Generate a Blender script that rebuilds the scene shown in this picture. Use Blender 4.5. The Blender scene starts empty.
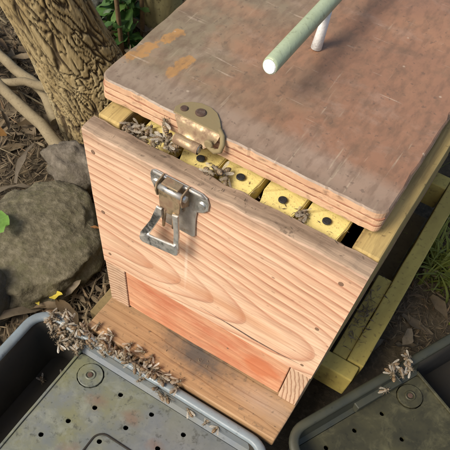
import bpy, bmesh, math, random
from mathutils import Vector, Matrix, noise, geometry
R = math.radians
random.seed(7)
SC = bpy.context.scene
COL = SC.collection
T = 0.345            # height of the hive's rim above the ground
W = 0.245            # hive width

# ------------------------------------------------------------------ camera
cam = bpy.data.objects.new('camera', bpy.data.cameras.new('camera'))
COL.objects.link(cam)
cam.location = (0.2499, -0.2487, 0.2941 + T)
cam.rotation_euler = (0.4469, -0.0464, 0.5734)
cam.data.sensor_width = 36
cam.data.lens = 42.71
cam.data.shift_x = 0.0639
cam.data.shift_y = 0.3191
cam.data.clip_start = 0.01
cam.data.clip_end = 500
SC.camera = cam
# ------------------------------------------------------------------ sky, sun, exposure
SUN_AZ = R(205)      # compass-like angle of the sun around z, measured from +y clockwise
SUN_EL = R(42)
wd = bpy.data.worlds.new('World'); SC.world = wd; wd.use_nodes = True
wn = wd.node_tree
sky = wn.nodes.new('ShaderNodeTexSky'); sky.sky_type = 'NISHITA'; sky.sun_disc = False
sky.sun_elevation = SUN_EL; sky.sun_rotation = SUN_AZ
sky.air_density = 1.0; sky.dust_density = 3.5; sky.ozone_density = 0.7
bg = wn.nodes['Background']; bg.inputs['Strength'].default_value = 0.095
wn.links.new(sky.outputs[0], bg.inputs['Color'])
sd = bpy.data.lights.new('sun', 'SUN'); sd.energy = 2.5; sd.angle = R(24); sd.color = (1.0, 0.93, 0.82)
so = bpy.data.objects.new('sun', sd); COL.objects.link(so)
dirv = Vector((math.sin(SUN_AZ) * math.cos(SUN_EL), math.cos(SUN_AZ) * math.cos(SUN_EL), math.sin(SUN_EL)))
so.rotation_euler = dirv.to_track_quat('Z', 'Y').to_euler(); so.location = dirv * 5
SC.view_settings.view_transform = 'Standard'; SC.view_settings.look = 'None'
SC.view_settings.gamma = 1.0; SC.view_settings.exposure = 0.66

# ------------------------------------------------------------------ node helpers
class Mat:
    def __init__(s, name, rough=0.7, metal=0.0, spec=0.4):
        s.m = bpy.data.materials.new(name); s.m.use_nodes = True
        s.t = s.m.node_tree; s.b = s.t.nodes['Principled BSDF']
        s.b.inputs['Roughness'].default_value = rough
        s.b.inputs['Metallic'].default_value = metal
        s.b.inputs['Specular IOR Level'].default_value = spec
        s.tc = s.t.nodes.new('ShaderNodeTexCoord')
        s.obj = s.tc.outputs['Object']
    def put(s, sock, v):
        if isinstance(v, bpy.types.NodeSocket): s.t.links.new(v, sock)
        elif isinstance(v, (tuple, list)):
            n = len(sock.default_value); v = list(v)
            if n == 4 and len(v) == 3: v = v + [1]
            sock.default_value = v
        else: sock.default_value = v
    def map(s, scale=(1, 1, 1), rot=(0, 0, 0), loc=(0, 0, 0), vec=None):
        n = s.t.nodes.new('ShaderNodeMapping')
        s.t.links.new(vec or s.obj, n.inputs['Vector'])
        n.inputs['Scale'].default_value = scale; n.inputs['Rotation'].default_value = rot; n.inputs['Location'].default_value = loc
        return n.outputs[0]
    def noise(s, scale, detail=4, rough=0.55, dist=0.0, vec=None):
        n = s.t.nodes.new('ShaderNodeTexNoise')
        s.t.links.new(vec or s.obj, n.inputs['Vector'])
        n.inputs['Scale'].default_value = scale; n.inputs['Detail'].default_value = detail
        n.inputs['Roughness'].default_value = rough; n.inputs['Distortion'].default_value = dist
        return n.outputs[0]
    def voro(s, scale, feature='F1', vec=None, out='Distance', rnd=1.0):
        n = s.t.nodes.new('ShaderNodeTexVoronoi'); n.feature = feature
        s.t.links.new(vec or s.obj, n.inputs['Vector']); n.inputs['Scale'].default_value = scale
        n.inputs['Randomness'].default_value = rnd
        return n.outputs[out]
    def ramp(s, fac, stops, interp='LINEAR'):
        n = s.t.nodes.new('ShaderNodeValToRGB'); n.color_ramp.interpolation = interp
        e = n.color_ramp.elements
        while len(e) < len(stops): e.new(0.5)
        for i, (p, c) in enumerate(stops):
            e[i].position = p
            if not isinstance(c, (tuple, list)): c = (c, c, c)
            e[i].color = (*c[:3], 1)
        s.put(n.inputs[0], fac); return n.outputs[0]
    def mix(s, fac, a, b, blend='MIX'):
        n = s.t.nodes.new('ShaderNodeMix'); n.data_type = 'RGBA'; n.blend_type = blend
        s.put(n.inputs[0], fac); s.put(n.inputs[6], a); s.put(n.inputs[7], b); return n.outputs[2]
    def math(s, op, a, b=0.0, c=0.0, clamp=False):
        n = s.t.nodes.new('ShaderNodeMath'); n.operation = op; n.use_clamp = clamp
        s.put(n.inputs[0], a); s.put(n.inputs[1], b); s.put(n.inputs[2], c); return n.outputs[0]
    def sep(s, vec=None):
        n = s.t.nodes.new('ShaderNodeSeparateXYZ'); s.t.links.new(vec or s.obj, n.inputs[0]); return n.outputs
    def rnd(s):
        return s.t.nodes.new('ShaderNodeObjectInfo').outputs['Random']
    def blob(s, cx, cy, rx, ry, ax=(0, 1), soft=0.5, wob=0.5, wscale=60, ang=0.0):
        """1 inside an uneven elliptic stain centred at local (cx,cy)"""
        x = s.sep(); a = s.math('SUBTRACT', x[ax[0]], cx); b = s.math('SUBTRACT', x[ax[1]], cy)
        ca, sa = math.cos(ang), math.sin(ang)
        u = s.math('DIVIDE', s.math('ADD', s.math('MULTIPLY', a, ca), s.math('MULTIPLY', b, sa)), rx)
        v = s.math('DIVIDE', s.math('SUBTRACT', s.math('MULTIPLY', b, ca), s.math('MULTIPLY', a, sa)), ry)
        d = s.math('SQRT', s.math('ADD', s.math('MULTIPLY', u, u), s.math('MULTIPLY', v, v)))
        d = s.math('ADD', d, s.math('MULTIPLY', s.math('SUBTRACT', s.noise(wscale, 5, 0.65), 0.5), wob * 2))
        return s.ramp(d, [(max(0.0, 1 - soft), 1.0), (1.0, 0.0)])
    def bump(s, h, strength=0.4, dist=0.001, prev=None):
        n = s.t.nodes.new('ShaderNodeBump'); n.inputs['Strength'].default_value = strength
        n.inputs['Distance'].default_value = dist; s.put(n.inputs['Height'], h)
        if prev: s.t.links.new(prev, n.inputs['Normal'])
        s.t.links.new(n.outputs[0], s.b.inputs['Normal']); return n.outputs[0]
    def color(s, c): s.put(s.b.inputs['Base Color'], c)
    def rough(s, c): s.put(s.b.inputs['Roughness'], c)

# ------------------------------------------------------------------ mesh helpers
def mesh(name, verts, faces, mat=None, parent=None, smooth=False, mats=None, fmat=None):
    me = bpy.data.meshes.new(name); me.from_pydata(verts, [], faces); me.validate(); me.update()
    for m in (mats or ([mat] if mat else [])): me.materials.append(m)
    if fmat: me.polygons.foreach_set('material_index', fmat)
    if smooth: me.polygons.foreach_set('use_smooth', [True] * len(me.polygons))
    return link(name, me, parent)
def link(name, me, parent=None):
    o = bpy.data.objects.new(name, me); COL.objects.link(o)
    if parent: o.parent = parent
    return o
def bmobj(name, bm, mat, parent=None, smooth=False):
    me = bpy.data.meshes.new(name); bm.normal_update(); bm.to_mesh(me); bm.free()
    me.materials.append(mat)
    if smooth: me.polygons.foreach_set('use_smooth', [True] * len(me.polygons))
    return link(name, me, parent)
def box(name, x0, x1, y0, y1, z0, z1, mat, parent=None, bev=0.0012, seg=2, warp=0.0, cuts=0):
    bm = bmesh.new(); bmesh.ops.create_cube(bm, size=1)
    for v in bm.verts:
        v.co = Vector(((x0 + x1) / 2 + v.co.x * (x1 - x0), (y0 + y1) / 2 + v.co.y * (y1 - y0), (z0 + z1) / 2 + v.co.z * (z1 - z0)))
    if bev: bmesh.ops.bevel(bm, geom=bm.edges[:], offset=bev, segments=seg, profile=0.5, affect='EDGES')
    if cuts:
        dims = (x1 - x0, y1 - y0, z1 - z0); ax = dims.index(max(dims)); lo = (x0, y0, z0)[ax]
        for k in range(1, cuts):
            co = Vector((0, 0, 0)); co[ax] = lo + dims[ax] * k / cuts; no = Vector((0, 0, 0)); no[ax] = 1
            bmesh.ops.bisect_plane(bm, geom=bm.verts[:] + bm.edges[:] + bm.faces[:], plane_co=co, plane_no=no)
    if warp:
        sd_ = Vector((random.random() * 9, random.random() * 9, 0))
        for v in bm.verts: v.co += noise.noise_vector(v.co * 28 + sd_) * warp
    return bmobj(name, bm, mat, parent)
def tube(name, pts, rad, mat, parent=None, seg=10, cap=True, smooth=True, flat=1.0, raw=False):
    pts = [Vector(p) for p in pts]
    if not isinstance(rad, (list, tuple)): rad = [rad] * len(pts)
    V, F = [], []; up = None
    for i, p in enumerate(pts):
        t = (pts[min(i + 1, len(pts) - 1)] - pts[max(i - 1, 0)]).normalized()
        if up is None:
            up = Vector((0, 0, 1)) if abs(t.z) < 0.9 else Vector((0, 1, 0))
        a = t.cross(up).normalized(); b = a.cross(t).normalized(); up = b
        for k in range(seg):
            an = 2 * math.pi * k / seg
            V.append(p + (a * math.cos(an) + b * math.sin(an) * flat) * rad[i])
    for i in range(len(pts) - 1):
        for k in range(seg):
            k2 = (k + 1) % seg
            F.append((i * seg + k, i * seg + k2, (i + 1) * seg + k2, (i + 1) * seg + k))
    if cap: F.append(tuple(range(seg - 1, -1, -1))); F.append(tuple((len(pts) - 1) * seg + k for k in range(seg)))
    V = [tuple(v) for v in V]
    if raw: return V, F
    o = mesh(name, V, F, mat, parent, smooth)
    if smooth: flatcaps(o)
    return o
def flatcaps(o):
    for p in o.data.polygons:
        if len(p.vertices) > 6: p.use_smooth = False
def prism(name, outline, z0, z1, mat, parent=None, plane='XY', bev=0.0, mats=None):
    """outline of 2-D points extruded from z0 to z1; plane says which axes the outline uses"""
    bm = bmesh.new(); a, b = [], []
    def P(u, v, w): return {'XY': (u, v, w), 'XZ': (u, w, v), 'YZ': (w, u, v)}[plane]
    for u, v in outline: a.append(bm.verts.new(P(u, v, z0))); b.append(bm.verts.new(P(u, v, z1)))
    n = len(a); bm.faces.new(a); bm.faces.new(b[::-1])
    for i in range(n): bm.faces.new((a[i], b[i], b[(i + 1) % n], a[(i + 1) % n]))
    bmesh.ops.recalc_face_normals(bm, faces=bm.faces[:])
    if bev:
        e = [e for e in bm.edges if len(e.link_faces) == 2 and (len(e.link_faces[0].verts) > 4) != (len(e.link_faces[1].verts) > 4)]
        bmesh.ops.bevel(bm, geom=e, offset=bev, segments=2, profile=0.5, affect='EDGES')
    return bmobj(name, bm, mat, parent)
def disc(name, c, r, h, mat, parent=None, axis='Z', seg=18, dome=0.3):
    """short domed cylinder: nail heads, screw heads, rivets"""
    prof = [(0, 1.0), (h * (1 - dome), 1.0), (h, 0.78)]
    V, F = [], []
    for z, k in prof:
        for i in range(seg):
            a = 2 * math.pi * i / seg; u, v = r * k * math.cos(a), r * k * math.sin(a)
            V.append({'Z': (c[0] + u, c[1] + v, c[2] + z), '-Y': (c[0] + u, c[1] - z, c[2] + v)}[axis])
    for j in range(2):
        for i in range(seg):
            i2 = (i + 1) % seg; f = (j * seg + i, j * seg + i2, (j + 1) * seg + i2, (j + 1) * seg + i)
            F.append(f if axis == 'Z' else f[::-1])
    cap = tuple(2 * seg + i for i in range(seg)); F.append(cap if axis == 'Z' else cap[::-1])
    return mesh(name, V, F, mat, parent)
def rrect(x0, x1, y0, y1, r, n=6):
    out = []
    for cx, cy, a0 in ((x1 - r, y1 - r, 0), (x0 + r, y1 - r, 90), (x0 + r, y0 + r, 180), (x1 - r, y0 + r, 270)):
        for k in range(n + 1):
            a = R(a0 + 90 * k / n); out.append((cx + r * math.cos(a), cy + r * math.sin(a)))
    return out
def thing(name, label, cat, loc=(0, 0, 0), rz=0.0, group=None):
    o = bpy.data.objects.new(name, None); COL.objects.link(o); o.empty_display_size = 0.02
    o.location = loc; o.rotation_euler = (0, 0, rz); return tag(o, label, cat, group)
def tag(o, label, cat, group=None, kind=None):
    if label: o['label'] = label
    if cat: o['category'] = cat
    if group: o['group'] = group
    if kind: o['kind'] = kind
    return o
def fbm(p, n=4): return noise.fractal(Vector(p), 1.0, 2.0, n)

# ------------------------------------------------------------------ materials
def pine(name, zc, y0, k, sp, light, mid, dark, rough=0.6, grey=None, axis=(0, 2), extra=None, ringw=0.5):
    """sawn softwood: rings round a pith line that lies behind the board and drifts along it"""
    m = Mat(name, rough)
    w = m.noise(9, 3, vec=m.map((0.35, 1, 1))); x = m.sep()
    zz = m.math('ADD', m.math('SUBTRACT', x[axis[1]], zc), m.math('MULTIPLY', m.math('SUBTRACT', w, 0.5), 0.030))
    w2 = m.noise(4, 2, vec=m.map((1, 1, 1), loc=(3, 1, 2)))
    yy = m.math('ADD', m.math('ADD', m.math('MULTIPLY', x[axis[0]], k), y0), m.math('MULTIPLY', m.math('SUBTRACT', w2, 0.5), 0.05))
    r = m.math('SQRT', m.math('ADD', m.math('MULTIPLY', zz, zz), m.math('MULTIPLY', yy, yy)))
    fr = m.math('FRACT', m.math('DIVIDE', r, sp))
    ring = m.ramp(fr, [(0.0, 0.15), (0.10, 0.0), (0.45, 0.12), (0.78, 0.55), (0.90, 1.0), (0.97, 0.85), (1.0, 0.15)])
    st = (18, 400, 400) if axis[0] == 0 else (400, 18, 400)
    fib = m.noise(1, 4, 0.6, vec=m.map(st))
    blot = m.noise(14, 4, 0.6, vec=m.map((0.5, 1, 1.4)))
    ringamt = m.math('MULTIPLY', ring, m.ramp(blot, [(0.25, ringw * 0.5), (0.7, ringw * 1.25)]))
    c = m.mix(m.ramp(blot, [(0.3, 0.0), (0.7, 1.0)]), light, mid)
    c = m.mix(ringamt, c, dark)
    c = m.mix(m.math('MULTIPLY', m.ramp(fib, [(0.35, 1.0), (0.62, 0.0)]), 0.40), c, tuple(v * 0.55 for v in dark))
    spk = m.ramp(m.noise(150, 3, 0.6, vec=m.map((0.5, 1, 1))), [(0.66, 0.0), (0.72, 1.0)])
    c = m.mix(m.math('MULTIPLY', spk, 0.5), c, tuple(v * 0.4 for v in dark))
    if extra: c = extra(m, c)
    m.color(c)
    h = m.math('ADD', m.math('MULTIPLY', ring, 0.8), m.math('MULTIPLY', fib, 0.6))
    m.bump(h, 0.55, 0.0008)
    return m.m

def front_extra(m, c):
    # grey weathering that creeps down from the exposed top edge, and a few drips
    x = m.sep(); n = m.noise(22, 5, 0.65, vec=m.map((1, 1, 0.5)))
    top = m.math('ADD', x[2], m.math('MULTIPLY', m.math('SUBTRACT', n, 0.5), 0.03))
    g = m.ramp(top, [(T - 0.013, 0.0), (T - 0.001, 0.75)])
    c = m.mix(g, c, (0.30, 0.20, 0.135))
    bl = m.blob(0.075, T - 0.13, 0.06, 0.010, (0, 2), 0.7, 0.4, 50)
    c = m.mix(m.math('MULTIPLY', bl, 0.5), c, (0.42, 0.17, 0.075))
    bl = m.blob(0.100, T - 0.095, 0.0022, 0.045, (0, 2), 0.9, 0.3, 60)
    c = m.mix(m.math('MULTIPLY', bl, 0.45), c, (0.80, 0.66, 0.52))
    sm = m.ramp(m.noise(17, 6, 0.7, 0.3, vec=m.map((0.7, 1, 1.1), loc=(4, 0, 9))), [(0.54, 0.0), (0.74, 0.55)])
    c = m.mix(sm, c, (0.50, 0.33, 0.21))
    dt = m.ramp(m.voro(75, vec=m.map((0.7, 1, 1.2))), [(0.05, 0.75), (0.11, 0.0)])
    c = m.mix(m.math('MULTIPLY', dt, m.ramp(m.noise(13, 2, vec=m.map(loc=(7, 3, 1))), [(0.48, 0.0), (0.56, 1.0)])), c, (0.20, 0.11, 0.065))
    bl = m.blob(0.15, T - 0.125, 0.075, 0.012, (0, 2), 0.8, 0.3, 40, -0.03)
    c = m.mix(m.math('MULTIPLY', bl, 0.55), c, (0.45, 0.20, 0.09))
    return c
M_front = pine('weathered_pine_front', T - 0.128, 0.022, 0.17, 0.0078, (0.74, 0.53, 0.365), (0.70, 0.45, 0.285), (0.43, 0.185, 0.105), extra=front_extra, ringw=0.8)
def red_extra(m, c):
    n = m.noise(28, 5, 0.6, vec=m.map((0.6, 1, 1.2)))
    c = m.mix(m.ramp(n, [(0.40, 0.0), (0.62, 0.8)]), c, (0.43, 0.135, 0.065))
    bl = m.blob(0.195, T - 0.2, 0.026, 0.022, (0, 2), 0.4, 0.5, 60)
    return m.mix(m.math('MULTIPLY', bl, 0.7), c, (0.46, 0.13, 0.05))
M_red = pine('stained_entrance_bar', T - 0.26, 0.05, 0.06, 0.010, (0.66, 0.40, 0.24), (0.58, 0.27, 0.14), (0.40, 0.15, 0.075), extra=red_extra, ringw=0.4)
def land_extra(m, c):
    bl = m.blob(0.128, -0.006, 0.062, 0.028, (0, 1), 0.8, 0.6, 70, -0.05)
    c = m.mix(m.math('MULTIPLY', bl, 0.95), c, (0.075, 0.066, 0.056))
    bl = m.blob(0.215, -0.016, 0.05, 0.02, (0, 1), 0.9, 0.5, 60)
    c = m.mix(m.math('MULTIPLY', bl, 0.6), c, (0.36, 0.27, 0.20))
    n = m.noise(160, 3, 0.6); c = m.mix(m.ramp(n, [(0.62, 0.0), (0.70, 0.55)]), c, (0.11, 0.08, 0.05))
    return c
M_land = pine('landing_board_wood', -0.2, 0.08, 0.05, 0.014, (0.42, 0.265, 0.135), (0.34, 0.20, 0.095), (0.25, 0.13, 0.06), axis=(0, 1), extra=land_extra, ringw=0.35)
M_end = None
def endgrain():
    m = Mat('end_grain_block', 0.8)
    x = m.sep(m.map((1, 1, 1), loc=(-0.02, 0, -T + 0.25)))
    d = m.math('SQRT', m.math('ADD', m.math('POWER', x[0], 2.0), m.math('POWER', x[2], 2.0)))
    d = m.math('ADD', d, m.math('MULTIPLY', m.noise(60, 3), 0.004))
    f = m.math('FRACT', m.math('DIVIDE', d, 0.0046))
    c = m.mix(m.ramp(f, [(0, 0.0), (0.55, 0.1), (0.85, 1.0), (1, 0.0)]), (0.52, 0.36, 0.24), (0.24, 0.115, 0.06))
    c = m.mix(m.ramp(m.noise(90, 4), [(0.5, 0), (0.8, 0.5)]), c, (0.2, 0.13, 0.08))
    m.color(c); m.bump(f, 0.5, 0.0006); return m.m
M_end = endgrain()
def weathered(name, a, b, dark, along=0):
    m = Mat(name, 0.8)
    st = [60, 60, 60]; st[along] = 5
    n1 = m.noise(1, 6, 0.65, 0.4, vec=m.map(tuple(v * 2.2 for v in st))); n2 = m.noise(26, 5, 0.6)
    c = m.mix(m.ramp(n2, [(0.3, 0), (0.7, 1)]), a, b)
    c = m.mix(m.ramp(n1, [(0.34, 0.85), (0.56, 0.0)]), c, dark)
    c = m.mix(m.ramp(m.noise(190, 3), [(0.64, 0), (0.72, 0.6)]), c, tuple(v * 0.45 for v in dark))
    m.color(c); m.bump(m.math('ADD', n1, m.math('MULTIPLY', n2, 0.4)), 0.6, 0.0012); return m.m
M_rim = weathered('weathered_rim', (0.30, 0.215, 0.145), (0.40, 0.28, 0.185), (0.145, 0.095, 0.06), 0)
M_rimy = weathered('weathered_side_rim', (0.40, 0.285, 0.105), (0.50, 0.365, 0.14), (0.20, 0.13, 0.05), 1)
M_inner = weathered('propolis_inner_wood', (0.48, 0.33, 0.13), (0.36, 0.21, 0.08), (0.2, 0.10, 0.04), 0)
def lidtop():
    m = Mat('weathered_varnished_ply', 0.5, spec=0.45)
    x = m.sep(); n1 = m.noise(11, 6, 0.62); n2 = m.noise(60, 7, 0.72, 0.2, vec=m.map((1.0, 0.8, 1))); n3 = m.noise(120, 4, 0.6, vec=m.map((1.4, 0.5, 1)))
    # varnish left in the middle and on the right: red brown; left and front worn to grey
    g = m.math('ADD', m.math('MULTIPLY', x[0], 4.6), m.math('MULTIPLY', m.math('SUBTRACT', n1, 0.5), 1.1))
    c = m.mix(m.ramp(g, [(0.18, 0.0), (0.62, 1.0)]), (0.225, 0.175, 0.110), (0.275, 0.145, 0.085))
    c = m.mix(m.ramp(n2, [(0.34, 0.6), (0.52, 0.0)]), c, (0.150, 0.098, 0.060))
    c = m.mix(m.ramp(n1, [(0.50, 0.0), (0.70, 0.75)]), c, (0.35, 0.185, 0.105))
    fr = m.math('ADD', x[1], m.math('MULTIPLY', m.math('SUBTRACT', m.noise(40, 5, 0.65), 0.5), 0.012))
    c = m.mix(m.ramp(fr, [(0.055, 0.7), (0.066, 0.0)]), c, (0.30, 0.225, 0.165))
    c = m.mix(m.ramp(fr, [(0.034, 0.6), (0.042, 0.0)]), c, (0.20, 0.145, 0.10))
    pale = m.ramp(m.noise(16, 6, 0.7, 0.3, vec=m.map((0.8, 1.3, 1), loc=(2.2, 4, 0))), [(0.54, 0.0), (0.74, 0.6)])
    c = m.mix(pale, c, (0.36, 0.26, 0.195))
    # bare, orange wood where the top veneer has worn away
    for b_ in ((0.006, 0.078, 0.022, 0.0060, 1.3), (0.0135, 0.104, 0.014, 0.0055, 1.35), (0.0395, 0.077, 0.019, 0.0055, 1.5)):
        bl = m.blob(b_[0], b_[1], b_[2], b_[3], (0, 1), 0.30, 1.5, 130, b_[4])
        c = m.mix(m.math('MULTIPLY', bl, 0.85), c, m.mix(n3, (0.47, 0.26, 0.085), (0.34, 0.17, 0.055)))
    # fine scratches and flecks
    s1 = m.ramp(m.noise(1, 2, 0.5, vec=m.map((300, 22, 1), rot=(0, 0, 0.95))), [(0.66, 0.0), (0.70, 0.45)])
    c = m.mix(m.math('MULTIPLY', s1, m.ramp(m.noise(20, 3, vec=m.map(loc=(5, 5, 5))), [(0.45, 0), (0.6, 1)])), c, (0.45, 0.36, 0.25))
    s2 = m.ramp(m.noise(1, 2, 0.5, vec=m.map((24, 340, 1), rot=(0, 0, 0.4))), [(0.67, 0.0), (0.71, 0.5)])
    c = m.mix(m.math('MULTIPLY', s2, m.ramp(m.noise(24, 3, vec=m.map(loc=(1, 7, 5))), [(0.48, 0), (0.6, 1)])), c, (0.48, 0.38, 0.28))
    c = m.mix(m.ramp(m.noise(240, 3), [(0.63, 0.0), (0.70, 0.5)]), c, (0.10, 0.07, 0.05))
    c = m.mix(m.ramp(n3, [(0.35, 0.45), (0.55, 0.0)]), c, (0.13, 0.08, 0.05))
    c = m.mix(m.ramp(m.voro(40), [(0.03, 0.6), (0.06, 0.0)]), c, (0.48, 0.38, 0.28))
    m.color(c); m.rough(m.ramp(n1, [(0.3, 0.38), (0.7, 0.62)]))
    m.bump(m.math('ADD', m.math('MULTIPLY', n2, 0.5), m.math('MULTIPLY', n3, 0.5)), 0.35, 0.0008); return m.m
M_lidtop = lidtop()
def plyedge(name, a, b, sc):
    m = Mat(name, 0.75); n = m.noise(sc, 5, 0.65, vec=m.map((0.25, 1, 3))); n2 = m.noise(300, 3, vec=m.map((0.4, 1, 1)))
    c = m.mix(m.ramp(n, [(0.3, 0), (0.7, 1)]), a, b); c = m.mix(m.ramp(n2, [(0.55, 0), (0.75, 0.6)]), c, (0.10, 0.05, 0.03))
    m.color(c); m.bump(n2, 0.6, 0.0006); return m.m
M_ply_a = plyedge('ply_face_grain', (0.60, 0.40, 0.25), (0.50, 0.29, 0.17), 60)
M_ply_b = plyedge('ply_cross_grain', (0.26, 0.115, 0.065), (0.36, 0.175, 0.10), 80)
def paint(name, a, b, dark, rough=0.6, sc=30, al=(1, 1, 1)):
    m = Mat(name, rough); n = m.noise(sc, 6, 0.65, vec=m.map(al)); n2 = m.noise(sc * 7, 3)
    c = m.mix(m.ramp(n, [(0.32, 0), (0.68, 1)]), a, b); c = m.mix(m.ramp(n2, [(0.58, 0), (0.72, 0.7)]), c, dark)
    m.color(c); m.bump(m.math('ADD', n, m.math('MULTIPLY', n2, 0.5)), 0.5, 0.001); return m.m
M_olive = paint('olive_algae_timber', (0.50, 0.40, 0.105), (0.31, 0.235, 0.065), (0.15, 0.105, 0.04), 0.85, 26, (1, 0.35, 1))
M_worn = paint('worn_brown_timber', (0.24, 0.175, 0.075), (0.17, 0.12, 0.05), (0.07, 0.05, 0.025), 0.85, 34)
M_standbrown = paint('brown_stand_timber', (0.16, 0.115, 0.05), (0.11, 0.08, 0.035), (0.05, 0.035, 0.02), 0.85, 30)
M_yellow = paint('yellow_plastic', (0.80, 0.66, 0.24), (0.66, 0.53, 0.20), (0.28, 0.18, 0.07), 0.55, 70)
M_black = paint('black_pin', (0.018, 0.018, 0.02), (0.03, 0.03, 0.03), (0.06, 0.05, 0.04), 0.5, 200)
M_comb = paint('dark_comb_wax', (0.09, 0.05, 0.02), (0.14, 0.08, 0.03), (0.03, 0.02, 0.01), 0.6, 90)
M_rod = paint('pale_green_enamel', (0.36, 0.42, 0.28), (0.31, 0.36, 0.23), (0.19, 0.21, 0.13), 0.38, 40)
M_white = paint('white_paint', (0.80, 0.81, 0.80), (0.72, 0.74, 0.72), (0.5, 0.5, 0.46), 0.5, 80)
def metal(name, a, rust, amt, rough=0.25, sc=60):
    m = Mat(name, rough, 1.0); n = m.noise(sc, 6, 0.65); n2 = m.noise(sc * 5, 4)
    f = m.ramp(n, [(0.5 - amt * 0.5, 0), (0.78 - amt * 0.5, 1)])
    m.color(m.mix(f, a, rust)); m.put(m.b.inputs['Metallic'], m.math('SUBTRACT', 1.0, m.math('MULTIPLY', f, 0.75)))
    m.rough(m.math('ADD', m.math('MULTIPLY', f, 0.4), m.ramp(n2, [(0.3, rough), (0.7, rough + 0.15)])))
    m.bump(n2, 0.25, 0.0004); return m.m
M_chrome = metal('tarnished_chrome', (0.66, 0.66, 0.63), (0.25, 0.20, 0.13), 0.12, 0.24)
M_brass = metal('brassy_lever', (0.52, 0.41, 0.25), (0.22, 0.14, 0.085), 0.35, 0.33, 90)
M_rusty = metal('rusty_catch', (0.36, 0.31, 0.18), (0.25, 0.195, 0.10), 0.65, 0.45, 80)
M_nail2 = metal('rusty_nail', (0.30, 0.22, 0.16), (0.22, 0.13, 0.08), 0.6, 0.5, 300)
M_nail = metal('dark_nail', (0.25, 0.2, 0.16), (0.09, 0.055, 0.04), 0.6, 0.45, 200)
def plastic(name, a, b, dirt, amt, rough=0.42, pale=None, extra=None):
    m = Mat(name, rough, spec=0.5); n = m.noise(30, 6, 0.65); n2 = m.noise(160, 4, 0.6); n3 = m.noise(9, 4, 0.6, vec=m.map(loc=(4, 2, 1)))
    c = m.mix(m.ramp(n3, [(0.3, 0), (0.7, 1)]), a, b)
    c = m.mix(m.math('MULTIPLY', m.ramp(n, [(0.38, 0), (0.62, 1)]), amt), c, dirt)
    if pale: c = m.mix(m.ramp(m.noise(55, 6, 0.7, 0.5, vec=m.map(loc=(9, 2, 1))), [(0.5, 0), (0.68, 0.7)]), c, pale)
    c = m.mix(m.ramp(n2, [(0.62, 0), (0.7, 0.6)]), c, tuple(v * 0.4 for v in a))
    if extra: c = extra(m, c)
    m.color(c); m.rough(m.ramp(n, [(0.3, rough - 0.08), (0.7, rough + 0.25)])); m.bump(m.math('ADD', n2, n), 0.25, 0.0006); return m.m
M_tray = plastic('black_tray_plastic', (0.017, 0.014, 0.010), (0.021, 0.018, 0.012), (0.034, 0.028, 0.017), 0.5, 0.85)
M_trayrim = plastic('faded_sky_tinted_rim_plastic', (0.22, 0.265, 0.29), (0.17, 0.21, 0.23), (0.13, 0.14, 0.13), 0.5, 0.33)  # blue-grey of faded plastic plus sky reflection put into the colour
M_trayledge = plastic('grey_ledge_plastic', (0.125, 0.145, 0.16), (0.085, 0.10, 0.11), (0.15, 0.15, 0.125), 0.6, 0.42)
def plate_extra(m, c):
    x = m.sep()[0]; n = m.noise(12, 4, 0.6)
    g = m.math('ADD', x, m.math('MULTIPLY', m.math('SUBTRACT', n, 0.5), 0.12))
    c = m.mix(m.ramp(g, [(0.11, 0.0), (0.22, 0.6)]), c, m.mix(m.noise(70, 5, 0.7), (0.075, 0.082, 0.10), (0.20, 0.21, 0.235)))
    for bx, by, r_ in ((0.120, -0.055, 0.016), (0.165, -0.050, 0.014), (0.205, -0.062, 0.013), (0.135, -0.120, 0.018)):
        c = m.mix(m.math('MULTIPLY', m.blob(bx, by, r_, r_ * 0.8, (0, 1), 0.8, 0.8, 90), 0.55), c, (0.16, 0.085, 0.055))
    c = m.mix(m.ramp(m.noise(95, 6, 0.72, vec=m.map(loc=(1, 8, 3))), [(0.56, 0.0), (0.66, 0.7)]), c, (0.045, 0.045, 0.035))
    return c
M_plate = plastic('grimy_plate', (0.10, 0.115, 0.085), (0.165, 0.175, 0.175), (0.155, 0.155, 0.075), 0.85, 0.36, (0.22, 0.23, 0.18), plate_extra)
M_plate2 = plastic('dark_grimy_plate', (0.024, 0.022, 0.010), (0.030, 0.028, 0.013), (0.048, 0.044, 0.017), 0.8, 0.55, (0.090, 0.083, 0.040))
M_rim2 = plastic('dark_green_rim_plastic', (0.045, 0.047, 0.034), (0.034, 0.036, 0.026), (0.058, 0.056, 0.030), 0.6, 0.42)
def barkm():
    m = Mat('fissured_bark', 0.9)
    v = m.map((1, 1, 0.42)); n = m.noise(60, 5, 0.65, vec=v); n2 = m.noise(8, 4, 0.6, vec=m.map(loc=(2, 2, 2))); n3 = m.noise(260, 4, 0.6, vec=v)
    c = m.mix(m.ramp(n2, [(0.35, 0), (0.65, 1)]), (0.27, 0.195, 0.085), (0.20, 0.15, 0.07))
    c = m.mix(m.ramp(n, [(0.42, 0.0), (0.68, 0.8)]), c, (0.36, 0.285, 0.15))
    x = m.sep(); lit_side = m.math('ADD', m.math('SUBTRACT', m.math('MULTIPLY', m.math('ADD', x[0], m.math('MULTIPLY', x[2], 0.4)), -9.0), 2.35), m.math('MULTIPLY', m.math('SUBTRACT', m.noise(20, 5, 0.65), 0.5), 1.6))  # left flank painted paler, as if light falls on that side
    c = m.mix(m.ramp(lit_side, [(0.15, 0.0), (0.65, 0.65)]), c, (0.36, 0.365, 0.27))
    at = m.t.nodes.new('ShaderNodeAttribute'); at.attribute_name = 'fissure'
    c = m.mix(m.ramp(at.outputs['Fac'], [(0.1, 0.0), (0.7, 1.0)]), c, (0.060, 0.040, 0.018))
    m.color(c); m.bump(m.math('ADD', n3, n), 0.5, 0.0015); return m.m
M_bark = barkm()
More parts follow.
